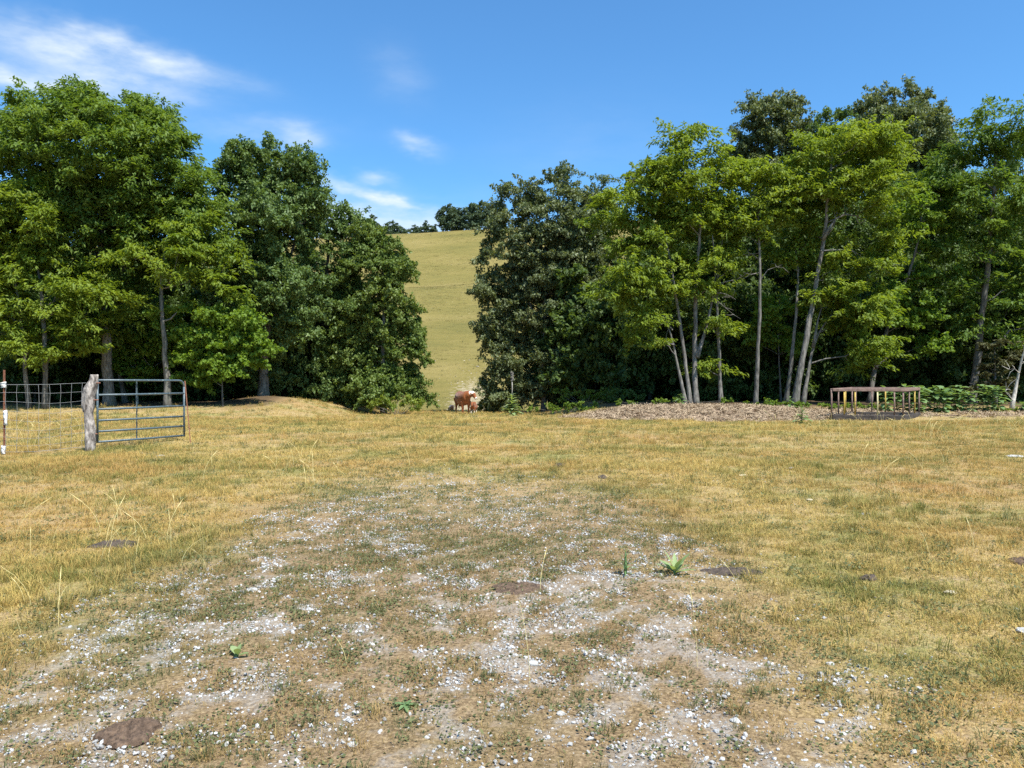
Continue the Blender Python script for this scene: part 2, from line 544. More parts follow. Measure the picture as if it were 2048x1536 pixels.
# ------------------------------------------------------------------ ground: one sheet, cut at the valley into pasture and hillside
def axis_x():
    a = list(np.arange(0, 7.0, .075))
    s = .075
    while a[-1] < 2200:
        s *= 1.075
        a.append(a[-1] + s)
    a = np.array(a)
    return np.concatenate([-a[:0:-1], a])


def axis_y():
    a = [1.5]
    while a[-1] < 84:
        a.append(a[-1] + max(.055, .012 * a[-1]))
    a[-1] = 84.0
    n_p = len(a)
    while a[-1] < 420:
        a.append(a[-1] + 2.2)
    s = 2.2
    while a[-1] < 3500:
        s *= 1.2
        a.append(a[-1] + s)
    b = [1.5]
    s = .06
    while b[-1] > -400:
        s *= 1.18
        b.append(b[-1] - s)
    b = b[::-1]
    return np.array(b[:-1] + a), len(b) - 1 + n_p


def build_ground():
    xs, (ys, cut) = axis_x(), axis_y()
    def sheet(name, yy, mat, extra):
        X, Y = np.meshgrid(xs, yy)
        x, y = X.ravel(), Y.ravel()
        z = H(x, y)
        near = (1 - sstep(12, 26, np.abs(y))) * (1 - sstep(12, 20, np.abs(x)))
        z = z + near * ((fbm(x * 4, y * 4, 11, 3) - .5) * .035)
        ny, nx = len(yy), len(xs)
        i = np.arange(ny * nx).reshape(ny, nx)
        Fc = np.stack([i[:-1, :-1], i[:-1, 1:], i[1:, 1:], i[1:, :-1]], -1).reshape(-1, 4)
        me = mesh(name, np.stack([x, y, z], 1), Fc, extra(x, y), smooth=True)
        return tag(put(name, me, mat), kind='structure')
    def ex1(x, y):
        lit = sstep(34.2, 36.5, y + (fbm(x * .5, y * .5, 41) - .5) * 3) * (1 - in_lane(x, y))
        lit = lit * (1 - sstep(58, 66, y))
        return {'gravel': gmask(x, y), 'litter': lit}
    def ex2(x, y):
        cx = -5.2 + (y - 90) * .02
        return {'bare': np.exp(-((x - cx) / (3.6 + .04 * (y - 90))) ** 2) * (1 - sstep(96, 122, y)) * sstep(80, 88, y)}
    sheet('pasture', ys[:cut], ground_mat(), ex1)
    sheet('hillside', ys[cut - 1:], hill_mat(), ex2)


build_ground()


# ------------------------------------------------------------------ scattering (only for what nobody could count)
def scatter(name, pts, eul, scl, idx, protos, kind='stuff', label=None, cat=None):
    c = bpy.data.collections.new(name + '_pieces')
    for k, (me, mt) in enumerate(protos):
        me.materials.append(mt)
        c.objects.link(bpy.data.objects.new('%s_piece_%02d' % (name, k), me))
    me = bpy.data.meshes.new(name)
    me.vertices.add(len(pts))
    me.vertices.foreach_set('co', np.asarray(pts, np.float32).ravel())
    a = me.attributes.new('turn', 'FLOAT_VECTOR', 'POINT')
    a.data.foreach_set('vector', np.asarray(eul, np.float32).ravel())
    a = me.attributes.new('size', 'FLOAT', 'POINT')
    a.data.foreach_set('value', np.asarray(scl, np.float32))
    a = me.attributes.new('pick', 'INT', 'POINT')
    a.data.foreach_set('value', np.asarray(idx, np.int32))
    o = put(name, me)
    tag(o, label, cat, kind=kind)
    ng = bpy.data.node_groups.new(name + '_scatter', 'GeometryNodeTree')
    ng.interface.new_socket('Geometry', in_out='INPUT', socket_type='NodeSocketGeometry')
    ng.interface.new_socket('Geometry', in_out='OUTPUT', socket_type='NodeSocketGeometry')
    n, l = ng.nodes, ng.links
    gi, go = n.new('NodeGroupInput'), n.new('NodeGroupOutput')
    ci = n.new('GeometryNodeCollectionInfo')
    ci.inputs['Collection'].default_value = c
    ci.inputs['Separate Children'].default_value = True
    ci.inputs['Reset Children'].default_value = True
    ip = n.new('GeometryNodeInstanceOnPoints')
    ip.inputs['Pick Instance'].default_value = True
    def na(nm, ty):
        q = n.new('GeometryNodeInputNamedAttribute')
        q.data_type = ty
        q.inputs['Name'].default_value = nm
        return q.outputs['Attribute']
    l.new(gi.outputs[0], ip.inputs['Points'])
    l.new(ci.outputs[0], ip.inputs['Instance'])
    l.new(na('pick', 'INT'), ip.inputs['Instance Index'])
    l.new(na('turn', 'FLOAT_VECTOR'), ip.inputs['Rotation'])
    l.new(na('size', 'FLOAT'), ip.inputs['Scale'])
    l.new(ip.outputs[0], go.inputs[0])
    md = o.modifiers.new('scatter', 'NODES')
    md.node_group = ng
    return o


def blades(n, spread, hmin, hmax, w, lean, seed, flat=0.0):
    """a tuft: n tapering bent blades, two quads and a tip each"""
    r = np.random.default_rng(seed)
    a = r.uniform(0, 2 * np.pi, n)
    rr = spread * np.sqrt(r.uniform(0, 1, n))
    p = np.stack([rr * np.cos(a), rr * np.sin(a), np.full(n, -.006)], 1)
    da = a + r.normal(0, 1.2, n)
    h = r.uniform(hmin, hmax, n)
    ln = lean * r.uniform(.3, 1.6, n)
    isf = r.uniform(0, 1, n) < flat
    ln = np.where(isf, 2.2, ln)
    h = np.where(isf, h * .5, h)
    d = np.stack([np.cos(da), np.sin(da), np.zeros(n)], 1)
    s = np.stack([-np.sin(da + r.normal(0, .7, n)), np.cos(da), np.zeros(n)], 1)
    ww = w * r.uniform(.6, 1.3, n)[:, None]
    V, tint = [], r.uniform(0, 1, n)
    up = np.array([0, 0, 1.0])
    mid = p + d * (h * ln * .35)[:, None] + up * (h * .65)[:, None]
    tip = p + d * (h * ln)[:, None] + up * (h * np.where(isf, .25, np.clip(1.05 - .25 * ln, .45, 1)))[:, None]
    V = np.stack([p - s * ww / 2, p + s * ww / 2, mid + s * ww * .4, mid - s * ww * .4, tip], 1).reshape(-1, 3)
    Fc = []
    for i in range(n):
        b = i * 5
        Fc += [(b, b + 1, b + 2, b + 3), (b + 3, b + 2, b + 4)]
    return mesh('tuft', V, Fc, {'tint': np.repeat(tint, 5)})


def clover(n, spread, seed):
    """tiny rounded green leaves close to the ground"""
    r = np.random.default_rng(seed)
    C = np.stack([r.normal(0, spread, n), r.normal(0, spread, n), r.uniform(.004, .03, n)], 1)
    a = r.uniform(0, 6.28, n)
    s = r.uniform(.004, .010, n)[:, None]
    d = np.stack([np.cos(a), np.sin(a), r.normal(0, .4, n)], 1) * s * 1.5
    e = np.stack([-np.sin(a), np.cos(a), r.normal(0, .4, n)], 1) * s
    V = np.stack([C - d, C + e, C + d, C - e], 1).reshape(-1, 3)
    return mesh('clover', V, np.arange(4 * n).reshape(n, 4), {'tint': np.repeat(r.uniform(0, 1, n), 4)})


def frustum_points(n, y0, y1, r, power=1.0, side=1.5):
    """points spread evenly over the ground in and a little beside the view"""
    y = np.sqrt(r.uniform(y0 ** 2, y1 ** 2, n)) if power == 1 else r.uniform(y0, y1, n)
    x = r.uniform(-1, 1, n) * (y * .72 + side)
    return x, y


def build_grass():
    r = np.random.default_rng(11)
    protos = [(blades(26, .085, .025, .065, .0036, .9, 1, .35), M['grass']), (blades(30, .10, .02, .05, .0034, 1.1, 2, .5), M['grass']),
              (blades(24, .07, .03, .085, .0036, .7, 3, .2), M['grass']), (blades(30, .11, .015, .045, .0036, 1.3, 4, .6), M['grass']),
              (blades(34, .05, .05, .13, .0038, .6, 5, .1), M['grass']),
              (blades(44, .11, .012, .03, .0042, 2.0, 6, .9), M['grass']), (blades(40, .12, .015, .04, .0040, 1.6, 7, .8), M['grass']),
              (clover(34, .06, 8), M['clover']), (blades(46, .12, .006, .022, .0040, 2.0, 9, .9), M['thatch']), (blades(30, .045, .04, .10, .0036, .8, 10, .15), M['clover'])]
    X, Y, S, K = [], [], [], []
    for (n, y0, y1, s0, s1, side) in ((48000, 1.8, 8, .6, 1.15, 1.4), (50000, 8, 16, .8, 1.3, 2), (54000, 16, 30, 1.05, 1.75, 3), (44000, 30, 57, 1.4, 2.3, 4)):
        x, y = frustum_points(n, y0, y1, r, side=side)
        dens = np.clip(1.0 - .72 * gmask(x, y), 0, 1) * (0.45 + .55 * sstep(.30, .52, fbm(x * .9, y * .9, 51, 4)))
        trk = track(x, y)
        dens = dens * (1 - .12 * trk)
        wood = sstep(34.5, 36.5, y) * (1 - in_lane(x, y))
        dens = dens * (1 - .97 * wood)
        hay = (x > 3.2) & (y > 28.2) & (y < 36)
        dens = np.where(hay, dens * .12, dens)
        k = r.uniform(0, 1, n) < dens
        x, y = x[k], y[k]
        trk = trk[k]
        pk = r.choice(7, len(x), p=[.18, .17, .08, .15, .015, .205, .20])
        tk = track(x, y)
        cl = (fbm(x * .7 + 40, y * .7, 57, 3) > .60) & (tk < .3)
        pk = np.where(cl & (r.uniform(0, 1, len(x)) < .22), 4, pk)
        q = r.uniform(0, 1, len(x))
        pk = np.where(q < .36 * tk, 8, np.where(q < .50 * tk + .02, 7, np.where(q < .56 * tk + .035, 9, pk)))
        X.append(x); Y.append(y); K.append(pk)
        S.append(r.uniform(s0, s1, len(x)) * (1 - .25 * trk[:len(x)]))
    x, y, s, k = map(np.concatenate, (X, Y, S, K))
    eul = np.stack([r.normal(0, .1, len(x)), r.normal(0, .1, len(x)), r.uniform(0, 6.28, len(x))], 1)
    scatter('pasture_grass', np.stack([x, y, H(x, y) - .004], 1), eul, s, k, protos, label='short dry straw coloured and green grass covering the pasture', cat='grass')


def rock_mesh(seed, sub=1, flat=.6, rough=.25):
    import bmesh
    bm = bmesh.new()
    bmesh.ops.create_icosphere(bm, subdivisions=sub, radius=1.0)
    r = np.random.default_rng(seed)
    pl = r.normal(0, 1, (6, 3))
    pl /= np.linalg.norm(pl, axis=1)[:, None]
    V = np.array([v.co[:] for v in bm.verts])
    for q in pl:
        dd = V @ q
        c = r.uniform(.55, .85)
        V -= np.outer(np.clip(dd - c, 0, None), q)
    V *= 1 + r.normal(0, rough * .25, (len(V), 1))
    V *= np.array([1.0, r.uniform(.65, .95), flat])
    Fc = [tuple(v.index for v in f.verts) for f in bm.faces]
    bm.free()
    return mesh('rock', V, Fc)


def gravel_mat():
    m, gg, out = newmat('crushed_limestone')
    rnd = gg.add('ShaderNodeObjectInfo').outputs['Random']
    co = gg.add('ShaderNodeTexCoord').outputs['Object']
    n = gg.noise(co, 3.0, 4, .6)
    c = gg.ramp(rnd, [(0, (.15, .13, .11)), (.25, (.25, .245, .235)), (.65, (.42, .418, .41)), (1, (.58, .578, .57))])
    c = gg.mix(.3, c, gg.ramp(n, [(.3, (.20, .19, .175)), (.7, (.44, .435, .42))]))
    b = gg.add('ShaderNodeBsdfPrincipled', ins={'Base Color': c, 'Roughness': .9, 'Specular IOR Level': .2})
    gg.l.new(b.outputs[0], out.inputs[0])
    return m


def build_gravel():
    r = np.random.default_rng(23)
    gm = gravel_mat()
    protos = [(rock_mesh(100 + i, 1, .55 + .1 * (i % 3)), gm) for i in range(6)]
    n = 520000
    y = np.sqrt(r.uniform(1.8 ** 2, 14 ** 2, n))
    x = r.uniform(-1, 1, n) * np.minimum(y * .72 + 1.4, 4.2) - .4
    keep = r.uniform(0, 1, n) < np.clip(gmask(x, y) + .003 + .05 * track(x, y), 0, 1) * np.clip(1.25 - y / 16, .2, 1)
    x, y = x[keep], y[keep]
    s = .0044 * np.exp(r.normal(0, .58, len(x))) * (1 + .025 * y)
    s = np.clip(s, .002, .016)
    eul = r.uniform(0, 6.28, (len(x), 3)) * np.array([.12, .12, 1])
    scatter('crushed_gravel', np.stack([x, y, H(x, y) + s * .15], 1), eul, s, r.integers(0, 6, len(x)), protos, label='pale grey crushed limestone gravel scattered over the worn track', cat='gravel')


build_grass()
build_gravel()

# ------------------------------------------------------------------ trees
def leaf_cloud(C, Rd, n, L, W, r, style):
    """leaves spread through clumps: C centres, Rd radii (k,3), n leaves in each"""
    k = len(C)
    ci = np.repeat(np.arange(k), n)
    N = len(ci)
    u = r.normal(0, 1, (N, 3))
    u /= np.linalg.norm(u, axis=1)[:, None]
    rad = r.uniform(0, 1, N) ** .5
    # sprays: in each clump several twigs carry the leaves
    NT = 8
    tw = r.normal(0, 1, (k, NT, 3))
    tw[:, :, 2] = tw[:, :, 2] * .8 + .25
    tw /= np.linalg.norm(tw, axis=2)[:, :, None]
    tw *= r.uniform(.6, 1.25, (k, NT, 1))
    ti = r.integers(0, NT, N)
    tt = r.uniform(.1, 1.0, N)
    off = (tw[ci, ti] * tt[:, None] + u * (rad * (.16 + .26 * (1 - tt)))[:, None]) * Rd[ci]
    off[:, 2] -= .10 * tt ** 2 * Rd[ci, 0]
    u = (u * .4 + tw[ci, ti])
    u /= np.linalg.norm(u, axis=1)[:, None]
    p = C[ci] + off
    rn = r.normal(0, 1, (N, 3))
    if style == 'frond':
        a = u * np.array([1, 1, .25]) + rn * .45 + np.array([0, 0, -.22])
        nn = np.array([0, 0, 1.0]) + r.normal(0, .45, (N, 3)) + u * .25
    elif style == 'needle':
        a = u * np.array([1, 1, .3]) + rn * .3
        nn = np.array([0, 0, 1.0]) + r.normal(0, .6, (N, 3))
    else:
        a = rn + np.array([0, 0, -.3]) + u * .4
        nn = np.array([0, 0, .75]) + r.normal(0, .62, (N, 3)) + u * .35
    a /= np.linalg.norm(a, axis=1)[:, None]
    b = np.cross(nn, a)
    b /= np.linalg.norm(b, axis=1)[:, None] + 1e-9
    nn = np.cross(a, b)
    sz = r.uniform(.65, 1.3, N)[:, None]
    l, w = L * sz * .5, W * sz * .5
    fold = nn * w * r.uniform(.1, .6, N)[:, None]
    V = np.stack([p - a * l, p + b * w + fold - a * l * .1, p + a * l + np.array([0, 0, -1]) * l * .35, p - b * w + fold - a * l * .1], 1).reshape(-1, 3)
    i = np.arange(N)[:, None] * 4
    Fc = np.concatenate([np.concatenate([i, i + 1, i + 2], 1), np.concatenate([i, i + 2, i + 3], 1)])
    clump_t = r.uniform(0, 1, k)[ci]
    t = np.clip(.62 * r.uniform(0, 1, N) + .38 * clump_t, 0, 1)
    return V, Fc, np.repeat(t, 4)


def wobble(pts, r, amp, step=.45):
    """resample a polyline and give it small bends"""
    pts = np.asarray(pts, float)
    seg = np.linalg.norm(np.diff(pts, axis=0), axis=1)
    s = np.concatenate([[0], np.cumsum(seg)])
    n = max(3, int(s[-1] / step))
    t = np.linspace(0, s[-1], n)
    q = np.stack([np.interp(t, s, pts[:, i]) for i in range(3)], 1)
    if n > 6:
        k = np.array([.25, .5, .25])
        for _ in range(2):
            q[1:-1] = np.stack([np.convolve(q[:, i], k, 'valid') for i in range(3)], 1)
    j = r.normal(0, amp, (n, 3)) * np.array([1, 1, .3])
    j[0] = 0
    q += np.cumsum(j * .25, 0) * .6 + j * .3
    return q, t / s[-1]


def grow(trunks, C, r, dead=(), bare=0):
    """wood of a tree: trunk tubes, then each clump joined to the nearest wood below it"""
    nodes, nrad, segs, tr = [], [], [], []
    for (pts, rb) in trunks:
        q, t = wobble(pts, r, rb * .28)
        rad = rb * (1 - .72 * t) * (1 + .06 * r.normal(0, 1, len(t)))
        rad[0] = rb * 1.45
        if len(rad) > 1:
            rad[1] = rb * 1.12
        tr.append((q, rad))
        nodes += list(q[2:])
        nrad += list(rad[2:])
    nodes, nrad = list(nodes), list(nrad)
    A = np.array(nodes)
    order = np.argsort([np.min(np.linalg.norm(A - c, axis=1)) for c in C])
    br = []
    for ci in order:
        c = C[ci]
        A = np.array(nodes)
        d = c - A
        dist = np.linalg.norm(d, axis=1)
        hd = np.linalg.norm(d[:, :2], axis=1)
        cost = dist + 1.3 * np.clip(.35 * hd - d[:, 2], 0, None) + .15 * (np.array(nrad) < .025)
        j = int(np.argmin(cost))
        a, ra = A[j], nrad[j]
        m1 = a + (c - a) * .35 + np.array([0, 0, -.06 * dist[j]]) + r.normal(0, .07 * dist[j] + .02, 3)
        m2 = a + (c - a) * .7 + r.normal(0, .07 * dist[j] + .02, 3)
        rb = min(ra * .62, .026 + .018 * dist[j])
        rads = np.array([rb, rb * .8, rb * .6, max(rb * .35, .008)])
        pts = np.stack([a, m1, m2, c])
        br.append((pts, rads))
        nodes += [m1, m2, c]
        nrad += list(rads[1:])
    for (pts, rb) in dead:
        q, t = wobble(pts, r, .05, .3)
        br.append((q, rb * (1 - .8 * t)))
        for s in range(4):
            i = r.integers(len(q) // 3, len(q))
            v = r.normal(0, 1, 3) * np.array([1, .6, .7])
            v = v / np.linalg.norm(v) * r.uniform(.3, .7)
            br.append((np.stack([q[i], q[i] + v * .5 + r.normal(0, .05, 3), q[i] + v]), np.array([.016, .012, .007])))
    return tr, br


def ellipsoid_centres(lobes, r, spacing):
    """clump centres through a crown's lobes; lobe = centre (3), radii (3)"""
    out = []
    for (c, R3) in lobes:
        vol = R3[0] * R3[1] * R3[2] * 4.19
        n = max(4, int(vol / spacing ** 3 * .85))
        tries = 0
        got = []
        while len(got) < n and tries < n * 8:
            tries += 1
            u = r.normal(0, 1, 3)
            u /= np.linalg.norm(u)
            p = c + u * R3 * r.uniform(.25, 1) ** .45
            if all(np.linalg.norm((p - q) * np.array([1, 1, 1.5])) > spacing * .72 for q in got) and all(np.linalg.norm(p - q) > spacing * .5 for q in out):
                got.append(p)
        out += got
    return np.array(out)


SPEC = {  # leaf length, width, style, clump radii factor (horizontal, vertical)
    'locust': (.21, .085, 'frond', (1.15, .72)), 'locust_deep': (.21, .085, 'frond', (1.15, .78)), 'oak': (.165, .105, 'leaf', (.92, .85)), 'oak_grey': (.18, .105, 'leaf', (.92, .85)),
    'maple': (.15, .12, 'leaf', (1.0, .7)), 'vine': (.135, .105, 'leaf', (.9, .9)), 'shade': (.26, .17, 'leaf', (1.1, .9)), 'cedar': (.20, .05, 'needle', (.7, .3)),
    'shrub': (.12, .07, 'leaf', (.65, .6)), 'herb': (.10, .05, 'leaf', (.55, .5)), 'pine': (.85, .42, 'leaf', (1.0, .75))}
DENS = 1.5


def tree(name, label, sp, d, trunks, lobes, seed, group=None, spacing=1.0, per=230, bark='bark', dead=(), depth=.8, cat='tree', stems=None, zoff=0):
    """a tree from photo pixels: trunks = [([(px,py),..], radius)], lobes = [(px,py,rx,ry[,dd])]"""
    r = np.random.default_rng(seed)
    k = d / F
    tw, base = [], None
    for i, (pts, rb) in enumerate(trunks):
        w = []
        off = r.uniform(-.25, .25) if i else 0
        for j, (px, py) in enumerate(pts):
            q = P(px, py, d)
            q[1] += off + .25 * math.sin(j * 1.3 + seed)
            q[0] = (px - HX) / F * q[1]
            w.append(q)
        if pts[0][1] > 775:                       # a stem that leaves the ground starts a little below it
            w[0][2] = hz(w[0][0], w[0][1]) - .12
        tw.append((np.array(w), rb))
        if base is None:
            base = w[0].copy()
            base[2] += .12
    lb = []
    wid = 1.16 if 'locust' in sp else 1.05
    for l in lobes:
        dd = l[4] if len(l) > 4 else r.uniform(-.35, .35) * l[2] * k
        c = P(l[0], l[1], d + dd)
        lb.append((c, np.array([l[2] * k * wid, max(l[2] * k * depth, .5), l[3] * k * (1.2 if 'oak' in sp else wid)])))
    C = ellipsoid_centres(lb, r, spacing)
    L, W, style, (fh, fv) = SPEC[sp]
    sc = spacing * r.uniform(.75, 1.3, len(C))
    Rd = np.stack([sc * fh, sc * fh, sc * fv], 1)
    V, Fc, t = leaf_cloud(C, Rd, int(per * DENS), L, W, r, style)
    dd_ = [([P(px, py, d - .3 * (i % 2)) for (i, (px, py)) in enumerate(pts)], rb) for (pts, rb) in dead]
    tr, br = grow(tw, C, r, dd_)
    root = empty(name, base)
    tag(root, label, cat, group)
    for i, (q, rad) in enumerate(tr):
        mb = MB().tube(q - base, rad, 9)
        if i == 0:
            for (pts, rads) in br:
                mb.tube(pts - base, rads, 5 if rads[0] > .03 else 4, cap=False)
        mb.build('trunk', M[bark], root, smooth=True)
    put('crown', mesh('crown', V - base, Fc, {'tint': t}), M[sp], root)
    return root


# ---- left group
tree('locust_tree', 'largest black locust with a broad spreading crown, thick grey trunk behind the gate', 'locust_deep', 36,
     [([(220, 808), (214, 740), (210, 660), (202, 560), (198, 470), (205, 380), (215, 300)], .25), ([(206, 600), (240, 540), (290, 480), (330, 400)], .12), ([(200, 520), (160, 450), (120, 380), (90, 300)], .11)],
     [(190, 300, 150, 90), (60, 320, 100, 80), (315, 335, 88, 84), (120, 222, 92, 42), (235, 225, 84, 46), (322, 272, 42, 34), (375, 395, 58, 66), (100, 430, 120, 70), (330, 450, 110, 70), (210, 400, 130, 60), (390, 465, 58, 48), (10, 268, 56, 36), (190, 560, 70, 45), (140, 655, 80, 36), (250, 640, 50, 36)], 1, spacing=1.05, per=250)
tree('locust_tree', 'slender black locust with a bare mottled trunk behind the free end of the gate', 'locust', 35,
     [([(336, 808), (333, 720), (326, 640), (322, 560), (330, 490)], .16)],
     [(330, 470, 75, 40), (400, 520, 80, 45), (430, 590, 50, 35), (280, 520, 50, 35), (350, 430, 60, 35)], 2, per=240)
tree('locust_tree', 'black locust at the left edge with low yellow-green pads above the wire fence', 'locust', 34,
     [([(92, 810), (90, 700), (82, 600), (70, 480)], .13), ([(58, 810), (50, 720), (40, 620), (20, 500)], .10)],
     [(40, 430, 90, 60), (40, 530, 100, 45), (130, 560, 80, 35), (190, 590, 60, 30), (60, 640, 85, 32), (120, 660, 60, 25), (-30, 600, 60, 60), (20, 480, 80, 50), (30, 705, 70, 22), (150, 705, 50, 20)], 3, per=240, bark='bark_dark')
tree('locust_tree', 'dark leaning tree close behind the thick locust trunk left of the gate centre', 'locust_deep', 39,
     [([(252, 806), (234, 720), (226, 650), (220, 560)], .12)], [(215, 600, 80, 50), (160, 640, 80, 40), (250, 660, 50, 35), (240, 520, 80, 50)], 4, bark='bark_dark', per=230)
tree('maple_tree', 'low bright green maple spreading out beside the stout oak trunk', 'maple', 35.5,
     [([(446, 804), (444, 740), (446, 690), (450, 640)], .035)], [(440, 690, 70, 42), (495, 675, 42, 40), (405, 715, 48, 28), (470, 640, 60, 28), (420, 650, 45, 28), (510, 715, 25, 18), (440, 735, 60, 22), (380, 690, 36, 40), (360, 640, 40, 30), (400, 760, 40, 14)], 5, spacing=.75, per=210, bark='bark_dark')
tree('maple_tree', 'small bright green maple seen through the gate between two trunks', 'maple', 38,
     [([(275, 800), (272, 740), (270, 690)], .05)], [(268, 705, 38, 30), (300, 690, 40, 30), (255, 670, 30, 25), (285, 745, 26, 14), (320, 640, 40, 34), (240, 730, 24, 18), (370, 720, 30, 24)], 6, spacing=.7, per=170, bark='bark_pale')
tree('oak_tree', 'tall oak with a stout trunk on the small earth mound, left of the gap', 'oak', 40,
     [([(527, 795), (527, 740), (533, 640), (540, 520), (540, 420), (530, 340)], .26), ([(535, 600), (580, 520), (605, 430)], .12), ([(532, 640), (490, 540), (470, 450)], .10)],
     [(535, 330, 84, 40), (605, 385, 52, 52), (468, 400, 48, 56), (560, 420, 90, 60), (625, 460, 36, 50), (490, 520, 70, 60), (605, 560, 55, 60), (550, 640, 80, 55), (490, 310, 34, 20), (590, 328, 35, 26), (540, 740, 70, 30, 1.5), (470, 610, 60, 45), (530, 450, 60, 70, -1.6), (545, 570, 60, 60, -1.6), (622, 345, 32, 28), (455, 360, 26, 36)], 7, spacing=.95, per=310)
tree('oak_tree', 'dark oak between the mound oak and the rounded tree at the gap, pale dead branch', 'oak', 44,
     [([(640, 812), (645, 700), (650, 580), (655, 480)], .20)],
     [(645, 450, 52, 40), (690, 440, 26, 26), (690, 500, 50, 50), (730, 470, 28, 24), (630, 590, 60, 60), (650, 690, 62, 55), (610, 755, 58, 38), (690, 620, 45, 60), (670, 770, 55, 30)], 8, spacing=.95, per=330, bark='bark_dark', dead=[([(650, 735), (665, 710), (672, 690), (680, 665)], .05), ([(668, 700), (690, 680), (700, 672)], .035)])
tree('hornbeam_tree', 'dense rounded tree with small leaves forming the left side of the gap', 'vine', 43,
     [([(767, 815), (765, 700), (768, 580), (762, 500)], .16)],
     [(755, 500, 45, 40), (735, 560, 60, 60), (788, 590, 40, 80), (735, 660, 70, 70), (806, 690, 40, 80), (735, 745, 70, 40), (822, 765, 30, 35), (700, 620, 45, 60), (760, 780, 70, 25), (715, 480, 35, 30), (786, 505, 26, 36), (812, 610, 28, 50), (832, 700, 22, 60), (838, 780, 22, 30), (690, 700, 50, 60)], 9, spacing=.85, per=340)

# ---- right group
tree('oak_tree', 'grey-green oak with leathery leaves forming the right side of the gap', 'oak_grey', 49.5,
     [([(1088, 815), (1086, 700), (1090, 580), (1095, 460)], .18), ([(1088, 680), (1050, 580), (1040, 480)], .09), ([(1090, 560), (1115, 450), (1120, 370)], .08)],
     [(1035, 410, 52, 40), (1115, 445, 66, 52), (1025, 500, 66, 52), (1150, 640, 60, 50), (1140, 550, 60, 50), (1105, 545, 85, 55), (1000, 590, 50, 34), (1050, 640, 80, 48), (1005, 705, 50, 42), (1080, 730, 80, 42), (975, 575, 30, 18), (1120, 365, 26, 22), (1010, 770, 50, 30), (1150, 470, 50, 40), (968, 665, 26, 20), (1060, 790, 60, 22), (1000, 800, 30, 18)], 10, spacing=1.0, per=330)
tree('oak_tree', 'grey-green oak with a pale upright trunk behind the leathery-leaved oak at the gap', 'oak_grey', 53,
     [([(1150, 812), (1148, 700), (1146, 580), (1160, 470)], .17)],
     [(1215, 385, 28, 30), (1185, 440, 58, 46), (1190, 540, 62, 55), (1190, 650, 70, 50), (1160, 730, 80, 42), (1240, 730, 80, 46), (1150, 400, 30, 26), (1245, 600, 50, 50), (1260, 370, 30, 22)], 11, spacing=.95, per=300, bark='bark_pale')
tree('locust_tree', 'multi-stemmed yellow-green locust with four pale stems rising from one base behind the hay pile', 'locust', 36,
     [([(1392, 808), (1389, 720), (1390, 620), (1394, 550), (1402, 430), (1405, 330)], .13), ([(1383, 806), (1373, 740), (1364, 660), (1350, 575), (1346, 545), (1330, 460)], .10),
      ([(1394, 715), (1412, 655), (1424, 605), (1432, 560), (1425, 470)], .085), ([(1374, 806), (1352, 710), (1341, 655), (1326, 632)], .085)],
     [(1400, 290, 48, 36), (1385, 360, 72, 46), (1320, 370, 60, 42), (1280, 420, 45, 50), (1430, 425, 50, 40), (1360, 450, 80, 42), (1295, 500, 62, 36), (1250, 545, 42, 30), (1425, 520, 46, 36), (1240, 585, 36, 20), (1310, 590, 62, 40), (1290, 660, 42, 34), (1350, 300, 34, 28), (1340, 540, 50, 34), (1420, 575, 36, 18), (1235, 470, 44, 50, 1.0), (1230, 405, 36, 30, 1.2), (1360, 400, 85, 80, 1.4), (1460, 350, 40, 40, .8)], 12, per=235,
     dead=[([(1430, 570), (1452, 562), (1470, 560), (1484, 552)], .035), ([(1436, 585), (1460, 590), (1472, 600), (1462, 592)], .03), ([(1432, 600), (1450, 615), (1466, 628)], .03), ([(1350, 690), (1330, 684), (1312, 678)], .035), ([(1345, 660), (1326, 640), (1312, 634)], .03)])
tree('locust_tree', 'straight thin locust trunk standing alone right of the multi-stemmed locust', 'locust', 36.3,
     [([(1443, 810), (1439, 740), (1437, 650), (1434, 590), (1440, 500)], .105)], [(1455, 480, 34, 26), (1442, 655, 26, 9), (1425, 735, 26, 8), (1470, 440, 30, 26)], 13, spacing=.8, per=180)
tree('locust_tree', 'thin pale locust trunk with a small high tuft, between two stands of locust stems', 'locust', 36,
     [([(1511, 806), (1516, 700), (1520, 600), (1520, 520), (1517, 440), (1515, 390)], .105)],
     [(1515, 400, 42, 40), (1538, 362, 30, 28), (1510, 462, 40, 18), (1495, 355, 26, 22), (1550, 430, 28, 18)], 14, spacing=.8, per=190, dead=[([(1519, 520), (1500, 505), (1484, 502)], .03), ([(1520, 545), (1498, 550), (1480, 562)], .03), ([(1521, 560), (1535, 540), (1552, 534)], .03)])
tree('locust_tree', 'thin slightly leaning locust trunk just left of the thick leaning locust', 'locust', 37,
     [([(1571, 804), (1582, 720), (1592, 620), (1595, 540), (1590, 500)], .115)], [(1590, 497, 40, 16), (1600, 440, 34, 28), (1565, 520, 26, 12), (1580, 380, 30, 26)], 15, spacing=.8, per=190)
